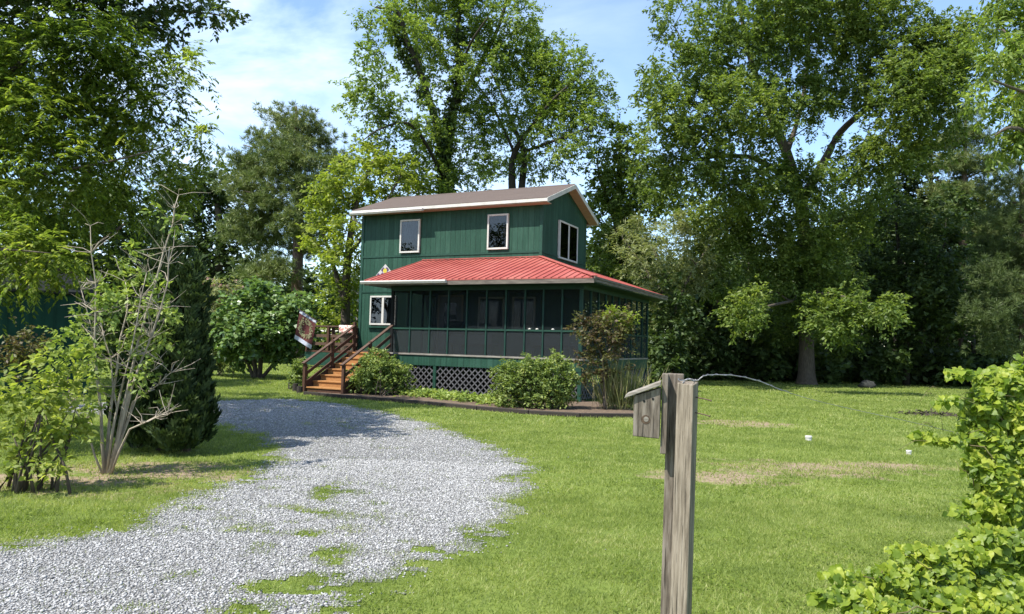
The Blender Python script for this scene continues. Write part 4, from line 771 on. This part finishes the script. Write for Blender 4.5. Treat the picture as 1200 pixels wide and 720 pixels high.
# arborvitae of three spires
ar = thing('arborvitae', 'dense dark arborvitae of three spires beside the gravel drive', 'conifer', (-4.78, 10.3, 0))
def spires():
    r = np.random.RandomState(41); P_, D_, N_ = [], [], []
    for px, top, rad, Y, n, bot in ((190,232,.47,10.35,21000,.05),(162,275,.36,10.5,9000,.1),(216,300,.34,10.25,14000,.06),(175,330,.5,10.2,10000,.05),(210,400,.38,10.1,9000,.05)):
        c = at(px, 500, Y); h = at(px, top, Y)[2]; nc = n//38; z = bot + (h-bot)*(1-np.sqrt(1-r.rand(nc)*.998)); q = (z-bot)/(h-bot)
        prof = np.minimum(1, (q+.02)*7)**.5*np.power(np.maximum(0, 1-q), .58)*1.05; a = r.rand(nc)*6.283
        wob = 1 + .10*np.sin(a*3+z*4.3+px*2) + .12*np.sin(a*5+z*7+px) + r.normal(size=nc)*.07; rr = rad*.92*prof*wob*r.uniform(.80, 1.02, nc)
        cc = np.repeat(np.stack([c[0]+rr*np.cos(a), c[1]+rr*np.sin(a), z], 1), 38, 0); aa = np.repeat(a, 38); m_ = len(cc); tt = r.rand(m_, 1)
        ax = nrm(np.stack([np.cos(aa)*.42, np.sin(aa)*.42, np.full(m_, .9)], 1)+np.repeat(r.normal(size=(nc, 3))*.22, 38, 0)); tan = np.stack([-np.sin(aa), np.cos(aa), np.zeros(m_)], 1); sgn = r.uniform(-1, 1, (m_, 1))
        P_.append(cc + ax*tt*.17 + tan*sgn*.055*(1-tt*.6) + r.normal(size=(m_, 3))*.010 - [-4.78, 10.3, 0]); D_.append(nrm(ax + tan*sgn*.7 + r.normal(size=(m_, 3))*.12)); N_.append(nrm(np.stack([np.cos(aa), np.sin(aa), np.full(m_, .3)], 1) + r.normal(size=(m_, 3))*.35))
    P_, D_, N_ = map(np.concatenate, (P_, D_, N_)); V, F = leafquads(P_, D_, N_, r.uniform(.06, .12, len(P_)), r.uniform(.022, .042, len(P_))); mesh_np('crown', V, F, LM['arb'], ar)
    g = MB()
    for px, Y in ((190,10.35),(162,10.5),(219,10.25)): c = at(px, 500, Y)-[-4.78, 10.3, 0]; g.tube([(c[0],c[1],0),(c[0],c[1],1.2),(c[0],c[1],2.2)], [.07,.05,.02], 7)
    g.build('trunk', M['bark'], ar, True)
spires()
# pale multi stemmed shrub
SB = gnd(126, 556)
sh = thing('bare_shrub', 'tall pale stemmed shrub, half bare, in front of the arborvitae', 'shrub', tuple(SB))
def bare_shrub():
    r = np.random.RandomState(51); Y = SB[1]; g = MB(); tips = []
    stems = [[(126,556),(140,480),(165,400),(185,330),(203,262),(212,232)], [(128,556),(150,470),(178,395),(195,330),(200,290)], [(122,556),(118,480),(112,400),(108,330),(107,268)], [(123,556),(130,490),(140,430),(146,370),(150,330)], [(130,556),(155,505),(180,490),(196,488)], [(130,552),(158,470),(185,450),(200,440)],
             [(120,556),(105,510),(90,480),(82,465)], [(125,556),(135,480),(128,420),(120,370)], [(127,556),(148,500),(170,440),(190,425)], [(124,556),(116,470),(104,380),(96,340)], [(129,556),(160,450),(185,380),(188,345)], [(125,556),(142,450),(160,380),(170,320)]]
    nodes = []
    for i, s_ in enumerate(stems):
        dy = r.uniform(-.5, .5); n = len(s_); P_ = [at(px, py, Y+dy*k/n)-SB for k, (px, py) in enumerate(s_)]; P_ = [p + r.normal(size=3)*.02*(k > 0) for k, p in enumerate(P_)]; r0 = .021 if n > 4 else .014
        Q = []
        for a, b_ in zip(P_[:-1], P_[1:]): Q += [a, a*.5+b_*.5+r.normal(size=3)*.012]
        Q.append(P_[-1]); R = list(np.linspace(r0, .004, len(Q))); g.tube(Q, R, 6); nodes += [(q, rr_) for q, rr_ in list(zip(Q, R))[3:]]
    for k in range(270):
        q, rr_ = nodes[r.randint(len(nodes))]; d = nrm(r.normal(size=3)*[1, 1, .5] + [0, 0, .75]); l = r.uniform(.1, .42); mid = q + d*l*.5 + r.normal(size=3)*.02; e = q + d*l + r.normal(size=3)*.03
        g.tube([q, mid, e], [min(rr_*.6, .006), .004, .002], 4, False); tips.append(e); tips.append(mid)
    g.build('stems', M['palebark'], sh, True)
    C, O = grow_clumps([(150,350,40,34,0),(185,370,26,30,.2),(125,395,36,36,0),(170,420,30,30,0,.7),(100,430,30,36,0),(110,480,26,26,0,.8),(150,290,20,26,0,.5),(85,385,16,22),(175,480,20,20,.1,.5),(205,255,8,16,0,.5)], Y, 32, 52, .05)
    V, F = spray(C-SB, O, 5, 9, .16, .072, .040, 52); mesh_np('foliage', V, F, LM['shrub'], sh)
bare_shrub()
def bush(name, label, base, Y, lobes, leafm, cd, ll, lw, seed, twigs=4, per=8, tl=.16, nst=9, bark='bark', cat='shrub', spread=.25, droop=.15, gap=-.1):
    base = np.array(base, float); base[2] = 0; r = np.random.RandomState(seed); r_ = thing(name, label, cat, tuple(base)); C, O = grow_clumps(lobes, Y, cd*5, seed, gap); C = C-base
    g = MB(); 
    for k in range(nst):
        tgt = C[r.randint(len(C))]; s0 = np.array([r.normal()*spread*.35, r.normal()*spread*.35, 0]); md = s0*.4+tgt*.6; md[2] = tgt[2]*.55+.03
        g.tube([s0, s0*.7+md*.3+[0, 0, tgt[2]*.12], md, tgt], [.018, .014, .010, .004], 5)
    g.build('stems', M[bark], r_, True); V, F = spray(C, O, twigs, per, tl, ll, lw, seed, droop); mesh_np('foliage', V, F, leafm, r_); return r_
bush('leafy_shrub', 'loose yellow green shrub with upright stems in the lower left corner', gnd(38,577), 7.45, [(40,455,36,26),(80,430,26,20,.1,.8),(25,500,34,36),(65,490,34,34,.1),(20,550,30,26),(85,470,18,26,.2,.8),(50,420,30,16,0,.5),(5,470,24,40),(55,535,26,24,0,.7)], LM['spring'], 13, .08, .046, 61, 4, 6, .15, 16, 'bark', spread=.4)
bush('rounded_shrub', 'round dark green shrub growing beside the right foot of the stairs', gnd(446,465), 22.0, [(446,440,28,22),(428,448,18,16),(464,446,18,17),(445,424,18,10,0,.8)], LM['azalea'], 16, .10, .05, 62, 5, 8, .2)
bush('azalea_bush', 'large round light green bush before the porch lattice', gnd(628,480), 18.7, [(628,450,38,26),(600,452,24,24),(655,448,22,26),(625,428,24,13),(655,425,12,10,0,.8),(610,470,26,12),(645,470,26,12),(597,432,14,10)], LM['azalea'], 20, .08, .043, 63, 5, 8, .17)
bush('low_shrub', 'small upright green shrub at the left side of the stair foot', gnd(350,458), 23.2, [(350,440,8,16),(353,428,6,9)], LM['azalea'], 22, .10, .05, 64, 4, 7, .16, 4)
bush('dark_shrub', 'small dusky bush against the shed wall behind the lower left shrub', gnd(30,440), 15.5, [(30,405,24,16),(22,430,20,14)], LM['bronze'], 12, .10, .06, 65, 4, 7, .2, 6)
tree('japanese_maple', 'small bronze leaved maple at the front right porch corner', 'tree', gnd(708,479), 18.6,
     [[(708,479,.035),(708,450,.032),(706,425,.028),(700,405,.02),(690,385,.01)], [(706,425,.02),(718,400,.014),(724,380,.008)], [(707,435,.018),(690,425,.012),(680,430,.006)]],
     [(690,385,20,16),(676,378,12,12),(715,385,24,18),(728,395,14,20),(705,405,28,16),(690,425,16,12),(715,428,20,12,0,.8),(735,378,8,10),(700,440,16,8,0,.7)],
     None, LM['bronze'], 'bark', 16, 4, 8, .20, .10, .055, 40, 71, dens=2.2, gap=-.05, r0=.005)
bush('fresh_leaf_sprout', 'bright green fresh growth topping the bronze maple by the porch', gnd(712,479), 18.9, [(722,372,14,9),(735,378,10,7)], LM['yellow'], 22, .10, .05, 72, 4, 7, .16, 2)
rd = thing('reed_clump', 'tall clump of upright reeds and dry stalks right of the bronze maple', 'reeds', tuple(gnd(728,481)))
def reeds():
    r = np.random.RandomState(73); n = 420; B_ = r.normal(size=(n, 3))*[.28, .16, 0]; B_[:, 2] = 0; D = nrm(np.stack([r.normal(size=n)*.22+B_[:, 0]*.4, r.normal(size=n)*.2, np.ones(n)], 1)); L_ = r.uniform(.5, 1.45, n)
    V, F = leafquads(B_, D, nrm(r.normal(size=(n, 3))), L_, np.full(n, .028), 0); mesh_np('blades', V, F, LM['reed'], rd)
    g = MB()
    for k in range(14): a = r.normal(size=2)*[.3, .15]; h = r.uniform(.7, 1.3); g.tube([(a[0],a[1],0),(a[0]*1.3+.05,a[1],h*.6),(a[0]*1.7+r.normal()*.1,a[1],h)], [.008,.007,.004], 5)
    g.build('dry_stalks', M['palebark'], rd, True)
reeds()
gst = gnd(706, 481); g = MB(); g.box(-.03,.03,-.03,.03,0,1.25); o_ = g.build('wooden_stake', M['oldwood'], None, bevel=.004); o_.location = gst+[.1,.15,0]; tag(o_, 'slim weathered stake standing under the bronze maple', 'stake')
# ground cover in the bed
def cover():
    r = np.random.RandomState(74); C = []
    for px, py in [(q, 463+(q-470)*.10) for q in range(472, 600, 5)]: p = gnd(px, py); C.append(p + r.normal(size=(9, 3))*[.22, .35, 0] + [0, 0, .10])
    C = np.concatenate(C); V, F = spray(C, nrm(r.normal(size=C.shape)+[0, 0, .6]), 3, 6, .13, .11, .06, 74); tag(mesh_np('ground_cover', V, F, LM['shrub']), 'low pale leafy ground cover along the porch lattice', 'ground cover', kind='stuff')
cover()
# fig and mimosa left of the stairs
tree('fig_tree', 'broad rounded fig with big glossy leaves and several low trunks', 'tree', gnd(303,444), 29.3,
     [[(300,444,.10),(298,425,.09),(292,400,.07),(280,370,.04)], [(304,444,.10),(306,420,.09),(312,390,.07),(318,350,.04)], [(306,444,.08),(322,425,.07),(335,405,.05),(350,385,.03)], [(297,444,.08),(290,425,.06),(275,405,.04)]],
     [(310,350,32,18),(285,372,32,22),(325,372,34,22,-.5),(350,358,18,16),(300,395,38,20,-.7),(340,392,22,18),(270,395,22,20),(335,412,16,10),(355,385,12,18),(275,415,18,12,0,.8)],
     None, LM['fig'], 'bark', 4.2, 5, 8, .34, .22, .15, 60, 81, gap=-.15, flat=1.0)
mi = tree('mimosa_tree', 'yellow green mimosa with pink blossoms between the arborvitae and fig', 'tree', gnd(258,446), 30.5,
     [[(258,446,.10),(256,420,.09),(252,390,.06),(248,350,.03)], [(256,415,.06),(272,380,.04),(285,352,.02)], [(256,412,.05),(242,385,.03)]],
     [(250,345,28,14),(275,350,22,14),(240,370,26,18),(265,372,26,16,-.5),(245,398,26,18),(265,410,20,16,-.5,.9),(245,425,20,14,0,.8)],
     None, LM['mimosa'], 'bark', 3.2, 5, 11, .34, .22, .06, 60, 82, gap=0, flat=1.1)
r = np.random.RandomState(83); C, O = mi[1], mi[2]; k = (O[:, 2] > .3); Cb = C[k][:60]; n = len(Cb)*26; P_ = np.repeat(Cb, 26, 0)+[0, 0, .22]; D_ = nrm(r.normal(size=(n, 3))+[0, 0, .5])
V, F = leafquads(P_, D_, nrm(r.normal(size=(n, 3))), np.full(n, .11), np.full(n, .022), 0); mesh_np('blossoms', V, F, leafmat('pink_blossom', [(.5, .25, .24), (.6, .38, .34), (.66, .52, .45)], .3, 2, tcol=(1, 1, 1), gain=(1, 1, 1)), mi[0])

# ------------------------------------------------------------------ shed, outbuilding
A, B_ = at(-60, 400, 17.5), at(106, 400, 19.0); A[2] = B_[2] = 0; dv = B_-A; LS = np.linalg.norm(dv[:2])
sd_o = thing('garden_shed', 'dark green ribbed metal shed behind the shrubs at left', 'shed', tuple(A), math.atan2(dv[1], dv[0]))
g = MB(); g.box(0, LS, 0, 3.2, 0, 2.55); wl = g.build('wall', M['shed'], sd_o); g = MB()
for i in range(int(LS/.25)): g.box(.1+i*.25-.012, .1+i*.25+.012, -.022, -.001, .02, 2.54)
g.build('wall_ribs', M['shed'], wl)
g = MB(); g.prism([(-.2, 2.56), (1.6, 3.1), (3.4, 2.56), (3.4, 2.62), (1.6, 3.17), (-.2, 2.62)], 0, -.2, LS+.2); g.build('roof', M['dark'], sd_o)
OB = at(440, 420, 47); ob = thing('outbuilding', 'pale outbuilding with a slate blue window glimpsed left of the house', 'building', (OB[0], OB[1], 0))
g = MB(); g.box(-1.75, 2.4, 0, 3, 0, 4.4); g.build('wall', M['white'], ob); g = MB(); g.prism([(-.2,4.402),(1.5,5.4),(3.2,4.402)], 0, -1.9, 2.6); g.build('roof', M['lattice'], ob)
g = MB(); g.box(-1.6, -1.36, -.03, -.002, 2.7, 4.0); g.build('window', simple('slate_blue_paint', (.09, .13, .18), None), ob)

# ------------------------------------------------------------------ fence post, birdhouse, wire, vine
FY = 3.4
def px3(px, py, Y): return at(px, py, Y)
p = at(805, 448, FY); o_f = thing('fence_post', 'square weathered fence post with wire wrapped over its top, before the taller one', 'post', (p[0]+.004-.016*p[2], FY, 0), -.52); o_f.rotation_euler = (Matrix.Rotation(.016, 3, 'Y') @ Matrix.Rotation(-.52, 3, 'Z')).to_euler()
zt = p[2]; g = MB(); g.add([(-.040,-.040,0),(.040,-.040,0),(.040,.040,0),(-.040,.040,0),(-.039,-.039,zt-.004),(.038,-.040,zt-.010),(.039,.039,zt+.004),(-.039,.039,zt+.006)], [(0,3,2,1),(4,5,6,7),(0,1,5,4),(1,2,6,5),(2,3,7,6),(3,0,4,7)]); g.build('timber', M['oldwood'], o_f, bevel=.004)
for z, l in ((zt-.065, .062), (zt-.135, .058)): g = MB(); g.tube([(.034,.0,z),(.047+l*.6,-.004,z-.006),(.047+l,-.006,z-.011)], .0028, 6); g.tube([(.047+l,-.006,z-.0112),(.047+l+.003,-.006,z-.0115)], .005, 8); g.build('nail', M['rust'], o_f)
p2 = at(792, 438, FY+.13); f2 = thing('fence_post', 'taller weathered post behind, carrying the birdhouse', 'post', (p2[0]-.014*p2[2], FY+.13, 0), -.22); f2.rotation_euler = (Matrix.Rotation(.014, 3, 'Y') @ Matrix.Rotation(-.22, 3, 'Z')).to_euler()
g = MB(); g.box(-.038, .038, -.038, .038, 0, p2[2]); g.build('timber', M['oldwood2'], f2, bevel=.004)
bh_o = at(779, 488, FY+.09); bh = thing('birdhouse', 'weathered grey wooden birdhouse with a slanted plank roof nailed to the taller post', 'birdhouse', (bh_o[0], bh_o[1], bh_o[2]), -.22); bh.rotation_euler = (Matrix.Rotation(.014, 3, 'Y') @ Matrix.Rotation(-.22, 3, 'Z')).to_euler()
s_ = FY/FPX
g = MB(); g.box(-.016, .012, -.045, .055, -.17, .20); g.build('back_board', M['oldwood2'], bh, bevel=.003)
bx0 = -.142
g = MB(); g.prism([(bx0, -.095), (-.021, -.10), (-.021, .135), (bx0, .092)], 1, -.065, .065); g.build('nest_box', M['oldwood2'], bh, bevel=.004)
g = MB(); g.prism([(-.185, .078), (-.021, .146), (-.021, .166), (-.178, .098)], 1, -.085, .085); g.build('roof', M['oldend'], bh, bevel=.003)
g = MB(); g.tube([(-.085,-.0655,-.015),(-.085,-.0665,-.015)], .021, 16); g.build('knot', simple('knot_wood', (.10, .065, .04), (.035, .022, .015), 60), bh)
g = MB(); g.tube([(-.083,-.0668,-.013),(-.083,-.068,-.013)], .012, 12); g.build('knot_plug', M['oldend'], bh)
for x, z in ((-.095, .07), (-.055, .082)): g = MB(); g.tube([(x,-.0655,z),(x,-.067,z)], .0055, 10); g.build('vent_hole', M['dark'], bh)
# wire
W0 = at(803, 447, FY); wp = [(800,449,FY-.03),(806,444,FY+.03),(817,446,FY),(824,441,FY),(835,439.5,FY+.02),(862,440.5,FY+.05),(890,447,FY+.1),(915,457,FY+.13),(950,468,FY+.18),(1000,480,FY+.2),(1060,493,FY+.2),(1120,507,FY+.2),(1190,521,FY+.15),(1260,532,FY+.1)]
wr = thing('fence_wire', 'thin galvanised wire arching from the fence post to the vine', 'wire', tuple(W0)); P_ = [at(*q)-W0 for q in wp]; Q = []
for i in range(len(P_)-1):
    p0, p1, p2_, p3 = P_[max(i-1, 0)], P_[i], P_[i+1], P_[min(i+2, len(P_)-1)]
    for k in range(5): u = k/5; Q.append(.5*((2*p1)+(-p0+p2_)*u+(2*p0-5*p1+4*p2_-p3)*u*u+(-p0+3*p1-3*p2_+p3)*u**3))
g = MB(); g.tube(Q, [.0024 if i < 36 else .0011 for i in range(len(Q))], 6); g.build('strand', M['galv'], wr, True)
g = MB(); tw = [Q[i] + np.array([0, .004*math.sin(i*2.1), .005*math.cos(i*2.1)]) for i in range(8, 38)]; g.tube(tw, .0013, 5); g.build('twisted_end', M['galv'], wr, True)
g = MB(); c = at(804, 447, FY)-W0; g.tube([c+np.array([.035*math.cos(a), .04*math.sin(a), .006+.004*math.sin(3*a)]) for a in np.linspace(0, 11, 40)], .0019, 6); g.build('post_wrap', M['galv'], wr, True)
# grape vine on the wire
VB = at(1215, 700, 3.5); VB[2] = 0
vn = thing('grape_vine', 'bright yellow green grape vine sprawling at the right edge', 'vine', tuple(VB))
def vine():
    r = np.random.RandomState(91); g = MB(); C, Dd = [], []
    canes = [[(1215,900,3.5),(1212,760,3.5),(1200,640,3.5),(1195,540,3.5),(1185,470,3.5),(1150,438,3.45)], [(1215,760,3.5),(1180,560,3.4),(1150,525,3.4),(1100,518,3.45),(1064,508,3.5)], [(1215,800,3.5),(1170,690,3.2),(1100,660,3.1),(1040,670,3.0),(960,700,2.9)],
             [(1212,820,3.5),(1180,720,3.1),(1110,680,3.0),(1060,650,3.0)], [(1200,640,3.5),(1165,590,3.4),(1140,560,3.4),(1120,540,3.4)], [(1195,540,3.5),(1165,480,3.45),(1135,470,3.4)], [(1205,700,3.4),(1160,640,3.2),(1130,615,3.2)], [(1210,600,3.6),(1220,500,3.6),(1200,430,3.6)], [(1215,860,3.5),(1290,700,3.5),(1350,560,3.6),(1390,480,3.6)], [(1205,780,3.3),(1140,720,2.9),(1060,715,2.8),(1000,735,2.75)]]
    for cn in canes:
        P_ = [at(*q)-VB for q in cn]; Q = []
        for a, b_ in zip(P_[:-1], P_[1:]): Q += [a + (b_-a)*u + r.normal(size=3)*.01 for u in np.linspace(0, 1, 6)[:-1]]
        Q.append(P_[-1]); g.tube(Q, list(np.linspace(.006, .0012, len(Q))), 5)
    for k in range(10):
        a = at(r.uniform(1090, 1190), r.uniform(440, 520), 3.42)-VB; d = r.normal(size=3)*[1, .5, .7]; g.tube([a, a+d*.04+[-.02, 0, .02], a+d*.07+[-.05, 0, -.01]], [.0016, .0013, .0008], 4)
    g.build('canes', simple('green_cane', (.13, .13, .045), (.10, .075, .035), 12, .6, .3), vn, True)
    reg = [(1165,600,30,30,3.4,60),(1150,640,28,24,3.2,45),(1180,650,34,30,3.3,60),(1275,500,50,70,3.55,150),(1350,520,50,80,3.6,150),(1290,640,60,70,3.45,150),(1370,660,50,80,3.5,120),(1125,438,20,6,3.45,7),(1108,470,16,6,3.4,4),(1128,600,20,8,3.35,5),(1060,645,26,7,3.05,6),(985,672,22,8,2.95,5),(1150,500,26,40,3.5,60),(1185,560,30,40,3.5,70),(1195,630,30,40,3.5,70),(1190,690,30,30,3.3,60),(1130,650,26,14,3.1,24),(1200,735,50,30,3.1,70),(1120,735,60,20,2.95,60),(1175,448,34,16,3.5,60),(1190,485,30,26,3.5,80),(1155,470,20,18,3.45,30),(1195,540,26,40,3.5,95),(1160,520,22,22,3.45,36),(1080,512,20,5,3.47,9),(1118,517,18,7,3.45,10),(1165,565,22,26,3.4,45),(1140,545,14,12,3.4,10),(1205,600,28,34,3.5,70),(1150,590,16,12,3.35,14),(1205,660,28,30,3.4,60),(1160,690,44,22,3.1,95),(1100,675,34,20,3.05,60),
           (1050,680,34,18,3.0,48),(1000,700,30,12,2.9,26),(965,700,16,8,2.9,9),(1100,710,60,20,2.95,100),(1180,720,50,26,3.0,110),(1030,720,40,14,2.85,40),(1085,650,22,12,3.05,18),(1215,440,40,26,3.55,50),(1225,540,30,80,3.55,80)]
    for px, py, rx, ry, Y, n in reg:
        n = int(n*9.5); rx, ry = rx*1.08, ry*1.08
        c = at(px, py, Y)-VB; s = Y/FPX; u = nrm(r.normal(size=(n, 3)))*np.power(r.rand(n, 1), .45); C.append(c + u*[rx*s, max(.06, .6*(rx+ry)*.5*s), ry*s])
    C = np.concatenate(C); n = len(C)
    out_ = [(0,0),(.06,-.10),(.18,-.17),(.33,-.14),(.44,-.02),(.47,.13),(.45,.28),(.38,.44),(.27,.60),(.18,.70),(.09,.82),(0,.97)]; half = np.array(out_)
    prof = np.concatenate([half, half[1:-1][::-1]*[-1, 1]]); ctr = np.array([[0, .3]]); prof = np.concatenate([prof, ctr]); nv = len(prof)
    D = nrm(r.normal(size=(n, 3))*[.8, .5, .5] + [-.15, -.25, -.55]); N = nrm(r.normal(size=(n, 3))*.42 + [-.4, -.65, .75]); Sd = nrm(np.cross(D, N)); N = np.cross(Sd, D); sz = r.uniform(.017, .044, n)*np.where(r.rand(n) < .2, .6, 1)
    bend = -.30*(prof[:, 1]-.25)**2*r.uniform(.2, 1.3, (n, 1)) + .30*np.abs(prof[:, 0])*r.uniform(-.5, 1.0, (n, 1)) + .05*np.sin(prof[:, 1]*9+r.rand(n, 1)*6)
    V = C[:, None] + (Sd[:, None]*prof[None, :, :1] + D[:, None]*prof[None, :, 1:] + N[:, None]*bend[..., None])*sz[:, None, None]
    k = nv-1; F = np.array([(i, (i+1) % k, k) for i in range(k)])[None] + (np.arange(n)*nv)[:, None, None]
    mesh_np('foliage', V.reshape(-1, 3), F.reshape(-1, 3), LM['vine'], vn, True)
vine()
g = MB(); st_o = at(1062, 716, 3.0); g.tube([(0,0,0),(0,0,.45),(.01,0,.62)], .007, 8); o_ = g.build('green_stake', simple('green_plastic', (.02, .16, .07), None, 5, .4, .4)); o_.location = (st_o[0], st_o[1], 0); tag(o_, 'thin green plastic stake standing among the lower vine leaves', 'stake')

# ------------------------------------------------------------------ small things on the lawn
for (px, py, r1, h1, lab) in ((947.5, 517, .062, .095, 'wider white plastic pipe cap standing in the lawn, nearer the dirt patch'), (1065, 533, .042, .07, 'smaller white plastic pipe cap in the lawn, nearer the vine')):
    p = gnd(px, py); pc = thing('pipe_cap', lab, 'pipe cap', tuple(p), 0, 'white pipe caps in the lawn'); g = MB(); g.tube([(0,0,0),(0,0,h1*.6)], r1*.88, 16); g.build('pipe', M['pvc'], pc, True, .004)
    g = MB(); g.tube([(0,0,h1*.602),(0,0,h1*.95),(0,0,h1)], [r1, r1, r1*.86], 16); g.build('cap', M['pvc'], pc, False, .004)
p = gnd(1093, 487); rr = np.random.RandomState(95); C = rr.normal(size=(300, 3))*[.5, .28, 0]; C[:, 2] = .03+.06*np.exp(-(C[:, 0]/.45)**2)*rr.rand(300)
V, F = leafquads(C, rr.normal(size=C.shape)*[1, 1, .3], nrm(rr.normal(size=C.shape)+[0, 0, 1]), rr.uniform(.06, .15, 300), rr.uniform(.02, .06, 300)); o_ = mesh_np('leaf_litter', V, F, M['debris']); o_.location = p; tag(o_, 'dark low litter of old leaves on the far right lawn', 'leaf litter', kind='stuff')
p = gnd(1016, 455); bmx = MB(); n1, n2 = 8, 12; V = []
for i in range(n1+1):
    for j in range(n2):
        a, b_ = math.pi*i/n1, 2*math.pi*j/n2; k = 1+.18*math.sin(3*b_+i)+.1*math.sin(5*b_-2*i); V.append((.38*math.sin(a)*math.cos(b_)*k, .28*math.sin(a)*math.sin(b_)*k, .22*math.cos(a)*k+.12))
bmx.add(V, [(i*n2+j, i*n2+(j+1) % n2, (i+1)*n2+(j+1) % n2, (i+1)*n2+j) for i in range(n1) for j in range(n2)]); o_ = bmx.build('rock', M['rock'], None, True); o_.location = p; tag(o_, 'grey boulder in the shade at the far lawn edge right of the big pecan', 'rock')
